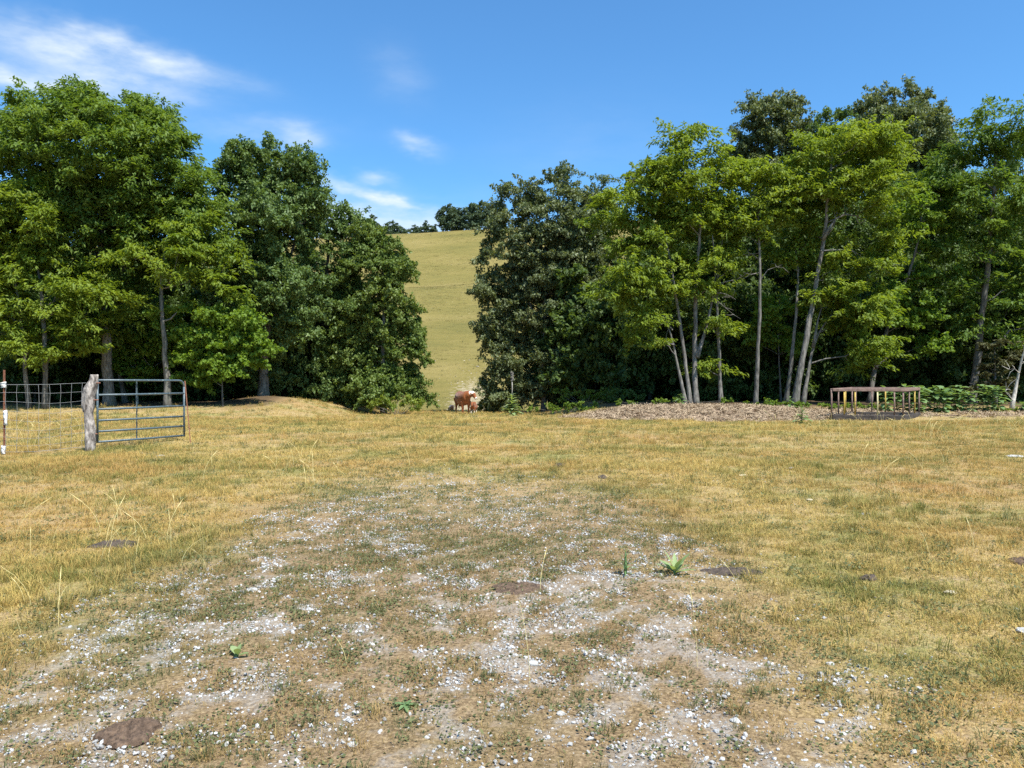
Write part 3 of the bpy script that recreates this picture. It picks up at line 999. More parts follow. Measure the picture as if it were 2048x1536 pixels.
tree('locust_tree', 'thick pale leaning locust with a wide yellow-green crown and dead twigs, left of the feeder', 'locust', 36,
     [([(1588, 808), (1600, 740), (1616, 650), (1632, 560), (1646, 480), (1652, 420), (1662, 320)], .16), ([(1646, 480), (1668, 440), (1700, 425), (1730, 440)], .06)],
     [(1680, 290, 70, 36), (1620, 310, 45, 36), (1745, 325, 52, 46), (1690, 380, 80, 40), (1770, 410, 42, 42), (1640, 375, 52, 32), (1740, 470, 56, 32), (1590, 370, 36, 32), (1760, 520, 36, 22), (1770, 280, 34, 28), (1690, 530, 40, 18), (1700, 330, 90, 60, 1.4), (1620, 440, 50, 40, 1.2)], 16, per=235,
     dead=[([(1655, 445), (1690, 428), (1712, 432), (1718, 446)], .035), ([(1642, 502), (1670, 500), (1705, 498), (1712, 512)], .035), ([(1656, 470), (1672, 450), (1666, 405)], .03), ([(1735, 560), (1755, 540), (1775, 530)], .03)])
tree('locust_tree', 'leaning locust forked low beside the thick pale one, bright pads reaching right', 'locust', 36.5,
     [([(1604, 808), (1618, 730), (1632, 670), (1646, 645), (1662, 632)], .11), ([(1626, 695), (1636, 640), (1650, 590)], .06)],
     [(1690, 590, 62, 28), (1735, 598, 48, 22), (1700, 650, 52, 28), (1745, 690, 52, 24), (1650, 590, 36, 22), (1705, 625, 70, 22), (1720, 720, 34, 16)], 17, spacing=.85, per=220)
tree('locust_tree', 'young bright green locust with a crooked trunk directly behind the feeder', 'maple', 39,
     [([(1738, 800), (1748, 740), (1772, 660), (1798, 590), (1826, 520), (1842, 430)], .13), ([(1752, 735), (1775, 712), (1792, 702)], .07)],
     [(1845, 375, 44, 28), (1830, 425, 54, 30), (1862, 475, 54, 34), (1900, 435, 42, 32), (1800, 640, 44, 24), (1872, 540, 46, 30), (1812, 560, 46, 24), (1882, 690, 44, 22), (1860, 615, 52, 28), (1900, 380, 30, 24), (1770, 600, 40, 24)], 18, spacing=.9, per=230, bark='bark_dark')
tree('locust_tree', 'tall locust at the right edge, dark trunk behind the big-leaved weeds', 'locust_deep', 38,
     [([(1944, 806), (1954, 720), (1966, 620), (1978, 520), (1988, 400), (1995, 300)], .19)],
     [(2000, 255, 60, 36), (1955, 310, 52, 34), (2045, 290, 52, 42), (1985, 390, 70, 42), (1945, 480, 58, 34), (2025, 470, 56, 42), (1930, 565, 44, 24), (2000, 585, 54, 30), (2050, 560, 46, 34), (1960, 650, 44, 24), (2060, 680, 50, 36), (2060, 380, 50, 40), (1915, 340, 46, 50, .8), (1905, 420, 40, 40, .8)], 19, per=240, bark='bark_dark')
tree('oak_tree', 'dark oak crown rising behind the pale locusts, left of the two rear oaks', 'oak_grey', 50,
     [([(1545, 802), (1545, 600), (1545, 400), (1545, 280)], .22)], [(1540, 238, 70, 34), (1495, 285, 50, 40), (1600, 285, 50, 44), (1540, 310, 80, 50), (1580, 222, 34, 20), (1560, 400, 70, 56)], 20, spacing=1.05, per=320, bark='bark_dark')
tree('oak_tree', 'tallest dark oak with a rounded glossy crown behind the right-hand locusts', 'oak_grey', 50,
     [([(1815, 802), (1815, 600), (1815, 400), (1815, 260)], .24)], [(1790, 220, 80, 30), (1855, 260, 56, 46), (1740, 232, 40, 30), (1805, 280, 100, 56), (1880, 325, 48, 46), (1820, 375, 90, 56), (1725, 280, 40, 40), (1800, 470, 80, 50)], 21, spacing=1.05, per=330, bark='bark_dark')
tree('oak_tree', 'thin dark treetop showing between the two rear oak crowns', 'oak', 48,
     [([(1660, 802), (1660, 500), (1660, 280)], .15)], [(1660, 245, 36, 28), (1640, 285, 36, 28), (1690, 270, 26, 22), (1670, 330, 40, 36)], 22, spacing=.95, per=240, bark='bark_dark')
tree('maple_tree', 'bright green sapling in the dark gap between two pale locust trunks', 'maple', 39,
     [([(1562, 802), (1558, 720), (1556, 640), (1560, 590)], .05)], [(1555, 605, 36, 20), (1540, 652, 44, 24), (1582, 690, 32, 22), (1550, 625, 46, 20), (1512, 672, 26, 12)], 23, spacing=.75, per=180, bark='bark_dark')
tree('cedar_tree', 'olive-brown cedar with drooping sprays behind the big-leaved weeds at the right edge', 'cedar', 36.5,
     [([(1992, 808), (1990, 760), (1990, 700)], .09)], [(1990, 740, 38, 30), (1968, 765, 30, 26), (2012, 712, 28, 20), (1985, 690, 22, 16), (2020, 770, 28, 22)], 24, spacing=.6, per=200, bark='bark_dark', dead=[([(1992, 775), (1970, 762), (1955, 768)], .02)])
tree('dead_tree', 'pale peeling dead trunk leaning at the right edge behind the weeds', 'cedar', 34,
     [([(2023, 818), (2030, 785), (2036, 750), (2044, 715), (2052, 680)], .085)], [(2050, 690, 14, 8)], 25, spacing=.5, per=20, bark='bark_pale', dead=[([(2026, 800), (2016, 790), (2010, 782)], .02), ([(2038, 745), (2026, 735), (2018, 738)], .018), ([(2040, 730), (2056, 720), (2066, 722)], .018)])

# ---- woods behind and beside: four kinds of tree, copied
def proto_tree(name, sp, hgt, rad, seed, low, per, spacing, bark, tr=.14):
    r = np.random.default_rng(seed)
    lb = []
    for i in range(7):
        a = i * 2.4 + r.uniform(-.4, .4)
        z = hgt * (low + (1 - low) * (i + .5) / 7.2)
        rr = rad * (.55 + .5 * math.sin(math.pi * min(1, (i + 1.2) / 7.5)))
        lb.append((np.array([math.cos(a) * rad * .38, math.sin(a) * rad * .38, z]), np.array([rr * .72, rr * .72, hgt * .12])))
    C = ellipsoid_centres(lb, r, spacing)
    L, W, style, (fh, fv) = SPEC[sp]
    sc = spacing * r.uniform(.75, 1.3, len(C))
    V, Fc, t = leaf_cloud(C, np.stack([sc * fh, sc * fh, sc * fv], 1), per, L, W, r, style)
    pts = np.array([[0, 0, -.3], [.1, 0, hgt * .25], [-.1, .1, hgt * .55], [.1, 0, hgt * .86]])
    trk, br = grow([(pts, tr)], C, r)
    root = empty(name)
    mb = MB().tube(trk[0][0], trk[0][1], 8)
    for (p_, q_) in br:
        mb.tube(p_, q_, 4, cap=False)
    mb.build('trunk', M[bark], root, smooth=True)
    put('crown', mesh('crown', V, Fc, {'tint': t}), M[sp], root)
    return root


protos = [proto_tree('wood_tree', 'shade', 12.5, 3.0, 71, .12, 300, 1.25, 'bark_dark'), proto_tree('wood_tree', 'oak', 13.5, 3.2, 72, .14, 330, 1.2, 'bark_dark', .2),
          proto_tree('wood_tree', 'shade', 7.5, 2.9, 73, .04, 330, 1.0, 'bark_dark', .09), proto_tree('wood_tree', 'locust_deep', 13.0, 2.8, 74, .34, 300, 1.2, 'bark')]
LBL = {'L': ('shaded tree standing deep in the wood behind the gate and left-hand locusts', 'trees deep in the left wood'),
       'R': ('shaded tree standing deep in the wood behind the hay pile and feeder', 'trees deep in the right wood')}
used = set()
rb = np.random.default_rng(99)
BACK = []
for (px, d, k, s) in [(-150, 38, 3, 1.0), (-60, 42, 1, .9), (10, 45, 2, 1.0), (70, 40, 2, .8), (120, 47, 1, .85), (170, 43, 2, .95), (235, 46, 0, .8), (300, 44, 2, 1.0), (360, 47, 0, .75), (400, 43, 2, .85), (455, 46, 2, 1.0), (500, 50, 1, .78),
                      (560, 46, 2, .95), (620, 52, 1, .75), (680, 48, 2, .9), (-120, 50, 1, 1.0), (30, 54, 0, .9), (220, 54, 1, .85), (400, 55, 1, .85), (570, 55, 0, .8), (720, 50, 2, .85),
                      (-180, 58, 2, 1.1), (-90, 57, 2, 1.1), (0, 58, 2, 1.05), (90, 58, 2, 1.1), (180, 57, 2, 1.1), (270, 58, 2, 1.0), (350, 57, 2, 1.1), (440, 58, 2, 1.1), (520, 57, 2, 1.05), (600, 58, 2, 1.1), (670, 57, 2, 1.05)]:
    BACK.append(('L', px, d, k, s))
for (px, d, k, s) in [(1130, 50, 2, .9), (1190, 48, 2, 1.0), (1250, 46, 2, 1.05), (1300, 44, 2, .95), (1290, 50, 0, .85), (1350, 47, 1, .80), (1400, 42, 2, .85), (1440, 46, 0, .82), (1490, 43, 2, .95), (1500, 51, 1, .85), (1540, 46, 2, .9), (1590, 43, 2, .85), (1620, 49, 0, .9),
                      (1660, 44, 2, 1.0), (1700, 47, 1, .85), (1740, 43, 2, .8), (1780, 46, 0, .9), (1840, 44, 2, 1.0), (1890, 47, 1, .9), (1930, 43, 2, .85), (1960, 48, 0, .95), (2010, 42, 2, .9), (2060, 46, 1, 1.0), (2120, 40, 3, 1.0), (2180, 46, 1, 1.0), (2250, 41, 3, 1.0),
                      (1640, 45, 1, .9), (1690, 44, 1, .85), (1570, 47, 1, .85), (1380, 55, 1, .95), (1460, 57, 0, .95), (1600, 56, 1, .95), (1720, 56, 0, 1.0), (1880, 55, 1, 1.0), (2000, 56, 0, 1.05), (2140, 55, 1, 1.0),
                      (1170, 58, 2, 1.0), (1250, 57, 2, 1.1), (1330, 58, 2, 1.1), (1410, 57, 2, 1.1), (1490, 58, 2, 1.1), (1560, 57, 2, 1.1), (1650, 58, 2, 1.1), (1740, 57, 2, 1.1), (1820, 58, 2, 1.1), (1910, 57, 2, 1.1), (1990, 58, 2, 1.1), (2080, 57, 2, 1.1), (2170, 57, 2, 1.1)]:
    BACK.append(('R', px, d, k, s))
for (side, px, d, k, s) in BACK:
    o = protos[k] if k not in used else copy_tree(protos[k])
    used.add(k)
    x = (px - HX) / F * d
    o.location = (x, d, hz(x, d) - .05)
    o.rotation_euler = (0, 0, rb.uniform(0, 6.28))
    q = s * rb.uniform(.94, 1.06) * (1.14 if side == 'R' and px > 1330 and k < 2 else 1.0)
    o.scale = (q * rb.uniform(.9, 1.1), q * rb.uniform(.9, 1.1), q)
    tag(o, LBL[side][0], 'tree', LBL[side][1])

# ---- trees on the skyline of the hill
pp = [proto_tree('hilltop_tree', 'pine', 12.0, 3.4, 81, .10, 60, 1.3, 'bark_dark', .2), proto_tree('hilltop_tree', 'pine', 11.0, 2.7, 82, .08, 60, 1.2, 'bark_dark', .2), proto_tree('hilltop_tree', 'pine', 7.0, 3.0, 83, .08, 50, 1.2, 'bark_dark', .15)]
hu = set()
ORD = ['leftmost', 'second from the left', 'third from the left', 'fourth from the left', 'fifth from the left', 'sixth from the left', 'rightmost']
LOW = ['leftmost in the row', 'second from the left', 'third from the left', 'fourth from the left', 'fifth from the left', 'the pointed one', 'nearest the tall clump', 'just left of the pointed one']
HT = [(886, 351, 0, .86), (903, 350, 1, .98), (921, 352, 1, .84), (938, 350, 0, .86), (958, 351, 0, .94), (978, 351, 0, .9), (1000, 353, 1, .9), (912, 358, 0, .84), (948, 358, 1, 1.0),
      (742, 375, 0, .9), (765, 378, 2, 1.1), (788, 376, 2, 1.1), (808, 380, 2, .95), (830, 372, 2, .75), (852, 362, 1, .55), (866, 360, 2, .6), (842, 366, 2, .6)]
for i, (px, d, k, s) in enumerate(HT):
    o = pp[k] if k not in hu else copy_tree(pp[k])
    hu.add(k)
    x = (px - HX) / F * d
    o.location = (x, d, hz(x, d) - .3)
    o.rotation_euler = (0, 0, rb.uniform(0, 6.28))
    o.scale = (s * 1.15, s * 1.15, s * 1.12)
    if i < 9:
        tag(o, ('dark tree in the tall clump on top of the grassy hill, %s' % ORD[i]) if i < 7 else 'dark tree at the back of the tall hilltop clump', 'tree', 'tall trees on the hilltop')
    else:
        tag(o, 'far treetop on the left slope of the hill skyline, %s' % LOW[i - 9], 'tree', 'low trees along the hill skyline')


# ------------------------------------------------------------------ shrubs and weeds
def shrub(name, label, sp, d, lobes, seed, per=150, spacing=.42, cat='shrub', group=None, bark='bark_dark'):
    r = np.random.default_rng(seed)
    k = d / F
    bx = np.mean([l[0] for l in lobes])
    x = (bx - HX) / F * d
    base = np.array([x, d, hz(x, d) - .03])
    lb = [(P(l[0], l[1], d + r.uniform(-.2, .2)), np.array([l[2] * k, max(.35, l[2] * k * .7), l[3] * k])) for l in lobes]
    C = ellipsoid_centres(lb, r, spacing)
    L, W, style, (fh, fv) = SPEC[sp]
    sc = spacing * r.uniform(.8, 1.3, len(C))
    V, Fc, t = leaf_cloud(C, np.stack([sc * fh, sc * fh, sc * fv], 1), per, L, W, r, style)
    root = tag(empty(name, base), label, cat, group)
    put('foliage', mesh('foliage', V - base, Fc, {'tint': t}), M[sp], root)
    mb = MB()
    for c in C[:: max(1, len(C) // 12)]:
        a = base + np.array([r.normal(0, .12), r.normal(0, .1), 0])
        mb.tube(np.stack([a, (a + c) / 2 + r.normal(0, .06, 3), c]) - base, [.014, .010, .005], 4)
    mb.build('stems', M[bark], root)
    return root


shrub('low_shrub', 'low yellow-green shrub at the foot of the rounded tree, left of the cow', 'shrub', 41, [(795, 802, 42, 14), (765, 810, 30, 9), (830, 808, 26, 11)], 31, spacing=.5)
shrub('low_shrub', 'dark green bush right of the cow at the foot of the grey-green oak', 'vine', 50, [(975, 792, 16, 26), (980, 765, 14, 20), (968, 808, 12, 12)], 32, spacing=.5)
shrub('low_shrub', 'olive shrub under the oaks behind the patch of bright green herbs', 'shrub', 40, [(1130, 790, 24, 14), (1165, 788, 26, 12), (1200, 792, 28, 12)], 33, spacing=.42)
shrub('low_shrub', 'dark bramble bush under the oaks at the left end of the hay pile', 'vine', 40, [(1235, 792, 30, 14), (1270, 797, 26, 10)], 34, spacing=.42)
shrub('low_shrub', 'dark undergrowth bush left of the low yellow-green shrub', 'vine', 44, [(600, 795, 40, 12), (640, 803, 40, 10), (690, 808, 30, 8)], 35, spacing=.5)
shrub('low_shrub', 'dead-looking brown brush behind the tall mullein', 'cedar', 41, [(1055, 806, 24, 9), (1035, 800, 14, 8)], 36, spacing=.4, per=60)
shrub('herb_patch', 'bright green herbs on the grass edge just left of the hay pile', 'herb', 37, [(1085, 818, 34, 4), (1130, 813, 40, 7), (1170, 812, 30, 8)], 37, spacing=.3, per=110, cat='herbs')
shrub('herb_patch', 'bright green herbs behind the right end of the tall hay pile', 'herb', 34, [(1530, 806, 34, 7), (1570, 808, 34, 6), (1610, 810, 30, 5)], 38, spacing=.3, per=110, cat='herbs')
shrub('herb_patch', 'bright green herbs seen between the feeder bars', 'herb', 34, [(1660, 812, 34, 6), (1710, 813, 30, 6), (1750, 814, 34, 6)], 39, spacing=.3, per=110, cat='herbs')
shrub('herb_patch', 'bright green herbs at the foot of the pale dead trunk', 'herb', 33, [(2040, 818, 40, 5), (2000, 820, 24, 4)], 40, spacing=.3, per=110, cat='herbs')
shrub('herb_patch', 'small green herbs along the top of the hay pile', 'herb', 35, [(1250, 806, 30, 4), (1340, 803, 40, 4), (1470, 804, 30, 5)], 41, spacing=.3, per=70, cat='herbs')


def broadleaf(L, W, droop, fold=.15, nseg=5):
    """one large leaf along +X, attached at the origin"""
    t = np.linspace(0, 1, nseg)
    wd = W * .5 * np.sin(np.pi * np.clip(t, .04, .97)) ** .7
    x, z = L * t, -droop * L * t ** 2
    V, Fc = [], []
    for i in range(nseg):
        V += [(x[i], -wd[i], z[i] + fold * wd[i]), (x[i], 0, z[i]), (x[i], wd[i], z[i] + fold * wd[i])]
    for i in range(nseg - 1):
        a = i * 3
        Fc += [(a, a + 3, a + 4, a + 1), (a + 1, a + 4, a + 5, a + 2)]
    return np.array(V), Fc


def leafy_weed(name, label, loc, hgt, nl, L, W, seed, mat, cat='weed', group=None, rosette=False, up=.5, stalk=0.0, taper=True):
    r = np.random.default_rng(seed)
    root = tag(empty(name, loc), label, cat, group)
    MB().tube([(0, 0, -.05), (r.normal(0, .01), 0, hgt * .5), (0, 0, hgt)], [.014, .011, .006], 6).build('stem', M[mat], root, smooth=True)
    for i in range(nl):
        f = i / max(1, nl - 1)
        s = (1 - .7 * f) if taper else r.uniform(.7, 1.1)
        V, Fc = broadleaf(L * s * r.uniform(.85, 1.15), W * s * r.uniform(.85, 1.15), r.uniform(.15, .5) if not rosette else r.uniform(.05, .3), .3)
        pit = up * (.25 + .9 * f) + r.normal(0, .12)
        cy, sy = math.cos(pit), math.sin(pit)
        V = np.stack([V[:, 0] * cy - V[:, 2] * sy, V[:, 1], V[:, 0] * sy + V[:, 2] * cy], 1)
        a = i * 2.4 + r.normal(0, .2)
        V = np.stack([V[:, 0] * math.cos(a) - V[:, 1] * math.sin(a), V[:, 0] * math.sin(a) + V[:, 1] * math.cos(a), V[:, 2] + hgt * f * (.97 if not rosette else .3) + .01], 1)
        put('leaf', mesh('leaf', V, Fc, {'tint': np.full(len(V), r.uniform(.1, 1))}, smooth=True), M[mat], root)
    if stalk:
        MB().tube([(0, 0, hgt * .9), (.01, 0, hgt + stalk * .4), (-.01, 0, hgt + stalk * .8)], [.028, .024, .018], 7).build('flower_stalk', M['dead'], root, smooth=True)
        mb = MB()
        for i in range(60):
            z = hgt + stalk * r.uniform(.62, 1.0)
            a = r.uniform(0, 6.28)
            c = np.array([math.cos(a) * .05, math.sin(a) * .05, z])
            mb.add(c + np.array([[.04, 0, 0], [-.03, .03, 0], [-.03, -.03, 0], [0, 0, .05]]), [(0, 1, 2), (0, 3, 1), (1, 3, 2), (2, 3, 0)])
        mb.build('seed_head', M['bark_dark'], root)
    return root


ATD = np.concatenate([np.arange(1.6, 20, .02), np.arange(20, 60, .05)])


def at(px, py):
    """the ground point that shows at a photo pixel"""
    x = (px - HX) / F * ATD
    z = H(x, ATD)
    k = int(np.argmax(HY + (EYE - z) / ATD * F <= py)) or len(ATD) - 1
    return np.array([x[k], ATD[k], z[k]])


mx = (1024 - HX) / F * 36
leafy_weed('mullein_plant', 'tall mullein with pointed leaf rosette and flower stalk standing right of the cow', (mx, 36, hz(mx, 36)), 1.0, 64, .66, .22, 51, 'mullein', cat='mullein', up=.55, stalk=1.05)
leafy_weed('mullein_plant', 'pale green mullein rosette with broad upright leaves in the right foreground', at(1350, 1150), .06, 12, .17, .05, 52, 'mullein', cat='mullein', rosette=True, up=1.05, taper=False)
leafy_weed('upright_weed', 'small upright green weed just left of the mullein rosette', at(1251, 1150), .17, 22, .11, .018, 53, 'weed', up=.8)
leafy_weed('broadleaf_weed', 'small broad-leaved weed on the gravel in the left foreground', at(475, 1318), .04, 4, .085, .042, 54, 'mullein', rosette=True, up=.9, taper=False)
leafy_weed('broadleaf_weed', 'tiny flat green weed on gravel at bottom centre', at(812, 1418), .02, 8, .07, .025, 55, 'weed', rosette=True, up=.3, taper=False)
leafy_weed('broadleaf_weed', 'leafy grey-green weed growing in front of the hay pile, left of the feeder', at(1604, 848), .55, 22, .42, .2, 56, 'weed', up=.5)
leafy_weed('burdock_plant', 'grey-green burdock at the left end of the hay pile beside bright herbs', at(1165, 822), .55, 22, .5, .26, 57, 'weed', cat='burdock', up=.45)
leafy_weed('burdock_plant', 'burdock below the multi-stemmed locust on top of the hay pile', ((1362 - HX) / F * 34, 34, hz((1362 - HX) / F * 34, 34) + .22), .45, 16, .42, .2, 58, 'weed', cat='burdock', up=.5)
leafy_weed('burdock_plant', 'burdock at the foot of the thick leaning locust', ((1580 - HX) / F * 33.5, 33.5, hz((1580 - HX) / F * 33.5, 33.5)), .6, 18, .42, .2, 59, 'weed', cat='burdock', up=.5)
r = np.random.default_rng(61)
for i in range(13):
    px = 1772 + i * 19 + r.uniform(-5, 5)
    d = 32.6 + (i % 3) * .5
    x = (px - HX) / F * d
    leafy_weed('big_leaved_weed', 'big-leaved green weed in the row to the right of and behind the feeder', (x, d, hz(x, d)), r.uniform(.85, 1.1), 34, .42, .24, 200 + i, 'weed', group='row of big-leaved weeds behind the feeder', up=.3, taper=False)
leafy_weed('big_leaved_weed', 'low big-leaved weed right of the pale dead trunk at the right edge', ((2046 - HX) / F * 33, 33, hz((2046 - HX) / F * 33, 33)), .35, 14, .4, .2, 62, 'weed', up=.3, taper=False)

# ------------------------------------------------------------------ old hay pile
def build_hay():
    def hgt(x, y):
        e = fbm(x * .6, y * .6, 61, 4)
        tall = np.exp(-(np.abs(x - 7.4) / 4.6) ** 3.2 - (np.abs(y - 31.6) / 2.7) ** 2.6) * (.36 + .14 * (e - .5))
        low = np.exp(-(np.abs(x - 17.5) / 8.0) ** 4 - (np.abs(y - 32.0) / 3.0) ** 2.6) * (.065 + .16 * (e - .5))
        return tall + low - .07 + (fbm(x * 3, y * 3, 63, 4) - .5) * .10
    xs, ys = np.arange(1.5, 28, .10), np.arange(27.6, 36, .10)
    X, Y = np.meshgrid(xs, ys)
    x, y = X.ravel(), Y.ravel()
    h = hgt(x, y)
    V = np.stack([x, y, H(x, y) + h], 1)
    i = np.arange(len(x)).reshape(len(ys), len(xs))
    Fc = np.stack([i[:-1, :-1], i[:-1, 1:], i[1:, 1:], i[1:, :-1]], -1).reshape(-1, 4)
    Fc = Fc[np.max(h[Fc], axis=1) > -.03]
    m = plain('rotting_hay', (.13, .088, .056), (.32, .230, .150), 7, .95, 1.0, (1, 1, 1.6), lo=.3, hi=.7, c3=(.13, .088, .060), s3=1.4, t3=.62)
    o = put('hay_pile', mesh('hay_pile', V, Fc, smooth=True), m)
    tag(o, 'low brown pile of old rotting hay stretched along the foot of the trees', 'hay pile')
    r = np.random.default_rng(65)
    n = 15000
    px, py = r.uniform(2, 27, n), r.uniform(28, 35.5, n)
    hh = hgt(px, py)
    k = hh > -.02
    px, py, hh = px[k], py[k], hh[k]
    ms = plain('old_straw', (.21, .150, .092), (.42, .318, .205), 3, .9)
    def bits(seed):
        q = np.random.default_rng(seed)
        mb = MB()
        for _ in range(5):
            c, a = q.normal(0, .05, 3) * np.array([1, 1, .3]), q.uniform(0, 6.28)
            dv = np.array([math.cos(a), math.sin(a), q.normal(0, .35)]) * q.uniform(.05, .15)
            s = np.array([-math.sin(a), math.cos(a), q.normal(0, .5)]) * .008
            mb.add([c - dv - s, c - dv + s, c + dv + s, c + dv - s], [(0, 1, 2, 3)])
        return mesh('bits', np.concatenate(mb.V), mb.F)
    scatter('straw_litter', np.stack([px, py, H(px, py) + hh + .02], 1), np.stack([r.normal(0, .2, len(px)), r.normal(0, .2, len(px)), r.uniform(0, 6.28, len(px))], 1),
            r.uniform(.4, 1.3, len(px)), r.integers(0, 5, len(px)), [(bits(i), ms) for i in range(5)], label='loose pale straw lying over the old hay pile', cat='straw')


build_hay()


# ------------------------------------------------------------------ gate, posts, wire fence
def knotty_post():
    d = 15.0
    prof = [(912, 179, 16), (905, 179, 19), (880, 180.5, 22), (855, 181, 22), (830, 178.5, 20), (812, 177, 26), (795, 177.5, 27), (778, 180, 29), (770, 183, 25), (760, 187, 19), (751, 188, 18), (749, 188, 17)]
    r = np.random.default_rng(3)
    ys = np.linspace(912, 749, 54)
    cx = np.interp(ys, [p[0] for p in prof][::-1], [p[1] for p in prof][::-1])
    wd = np.interp(ys, [p[0] for p in prof][::-1], [p[2] for p in prof][::-1])
    x0 = (180 - HX) / F * d
    base = np.array([x0, d, hz(x0, d)])
    S = 26
    ang = np.arange(S) * 2 * np.pi / S
    V = []
    for i, y in enumerate(ys):
        c = P(cx[i], y, d)
        rr = wd[i] / F * d / 2 * .86
        q = rr * (1 + .22 * (fbm(np.cos(ang) * 2.2 + 9, np.sin(ang) * 2.2 + i * .22, 77, 4, .6) - .5) * 2 + .10 * np.sin(3 * ang + i * .12))
        V.append(np.stack([c[0] + q * np.cos(ang), c[1] + q * np.sin(ang), np.full(S, c[2])], 1))
    top = V[-1].mean(0)
    V = np.concatenate(V + [top[None]])
    Fc = []
    for i in range(len(ys) - 1):
        for j in range(S):
            k = (j + 1) % S
            Fc.append((i * S + j, i * S + k, (i + 1) * S + k, (i + 1) * S + j))
    n = (len(ys) - 1) * S
    Fc += [(n + j, n + (j + 1) % S, len(V) - 1) for j in range(S)]
    root = tag(empty('fence_post', base), 'gnarled weathered wooden post carrying the gate and wire fence', 'post')
    put('post_timber', mesh('post_timber', V - base, Fc, smooth=True), M['post'], root)
    mb = MB()
    for (px, py) in ((192, 766), (188, 800), (186, 868)):
        c = P(px, py, d - .02) - base
        mb2 = MB().tube([c + (-.03, 0, 0), c + (.07, .03, 0)], .012, 8)
        mb2.build('hinge_pin', M['rust'], root, smooth=True)
    return base


knotty_post()


def build_gate():
    dl, dr = 15.35, 17.4
    A, B = P(196, 884, dl), P(370, 871, dr)
    root = tag(empty('farm_gate', (A[0], A[1], A[2])), 'blue-grey tubular steel farm gate with six rails, standing open', 'gate')
    lv = [884, 863, 841, 818.5, 790, 760.5]
    rv = [871, 852, 832.5, 811.5, 786.5, 761.0]
    T = .021
    for i, (a, b) in enumerate(zip(lv, rv)):
        p, q = P(195, a, dl) - A, P(368, b, dr) - A
        pts = [p, (p + q) / 2 + np.array([0, 0, -.003]), q]
        if i == 5:                          # the top rail bends down into the end upright
            t = (q - p) / np.linalg.norm(q - p)
            e = [p, p + (q - p) * .5]
            for s in np.linspace(0, np.pi / 2, 7):
                e.append(q - t * .14 + t * .14 * math.sin(s) + np.array([0, 0, -.14 + .14 * math.cos(s)]))
            pts = e
        MB().tube(pts, T, 10).build('rail', M['gate'], root, smooth=True)
    top, bot = P(368, 761, dr) - A - (0, 0, .14), P(368.5, 873, dr) - A
    MB().tube([bot, top], T, 10).build('end_upright', M['gate'], root, smooth=True)
    MB().tube([P(195, 886, dl) - A, P(195, 759, dl) - A], T, 10).build('end_upright', M['gate'], root, smooth=True)
    m = .5
    dm = dl + (dr - dl) * .47
    MB().beam(P(273.5, 878, dm - .02) - A, P(273.5, 760, dm - .02) - A, .034, .012).build('brace', M['gate'], root)
    lt = P(370, 815, dr) - A
    mb = MB()
    for i in range(7):
        a = i / 7 * 6.28
        mb.box(lt + (0.02 + .03 * math.cos(a) - .006, -.02, .035 * math.sin(a) - .006), lt + (0.02 + .03 * math.cos(a) + .006, .01, .035 * math.sin(a) + .006))
    mb.build('latch_chain', M['wire'], root)


build_gate()


def steel_post(label, bot, top, w=.035, tags=()):
    bot, top = np.asarray(bot), np.asarray(top)
    root = tag(empty('steel_post', bot), label, 'post')
    mb = MB()
    mb.beam((0, 0, -.15), top - bot, w, .006).beam((0, .012, -.15), top - bot + (0, .012, 0), .007, w * .8)
    mb.build('shaft', M['rust'], root)
    for (z, wd, hg, dx) in tags:
        r = np.random.default_rng(int(z * 100))
        V = []
        n = 6
        for i in range(n):
            for s in (-1, 1):
                V.append(((s * wd / 2) * r.uniform(.6, 1.1) + dx, -.03 + r.normal(0, .012), z - hg * i / (n - 1) + r.normal(0, .008)))
        Fc = [(2 * i, 2 * i + 1, 2 * i + 3, 2 * i + 2) for i in range(n - 1)]
        V = np.array(V)
        Vb = V + np.array([0, .05, 0])
        N = len(V)
        F2 = [tuple(j + N for j in f[::-1]) for f in Fc]
        rim = [(0, 2, 2 + N, N), (1, 1 + N, 3 + N, 3), (0, N, N + 1, 1), (N - 2, N - 1, 2 * N - 1, 2 * N - 2)]
        for i in range(1, n - 1):
            rim += [(2 * i, 2 * i + 2, 2 * i + 2 + N, 2 * i + N), (2 * i + 1, 2 * i + 1 + N, 2 * i + 3 + N, 2 * i + 3)]
        put('insulator', mesh('insulator', np.concatenate([V, Vb]), Fc + F2 + rim, smooth=True), M['white'], root)
    return root


dpost = 14.7
xl = (8 - HX) / F * dpost
zt = hz(xl, dpost)
steel_post('rusty steel fence post with white insulators at the left edge', (xl, dpost, zt), (xl, dpost, P(8, 740, dpost)[2]), .04,
           [(P(8, 764, dpost)[2] - zt, .09, .11, -.01), (P(8, 820, dpost)[2] - zt, .07, .28, .035), (P(8, 892, dpost)[2] - zt, .07, .16, -.01)])
xr = (382 - HX) / F * 16.6
steel_post('thin leaning rusty rod at the free end of the gate', (xr, 16.6, hz(xr, 16.6)), P(369.5, 762, 17.2), .024)


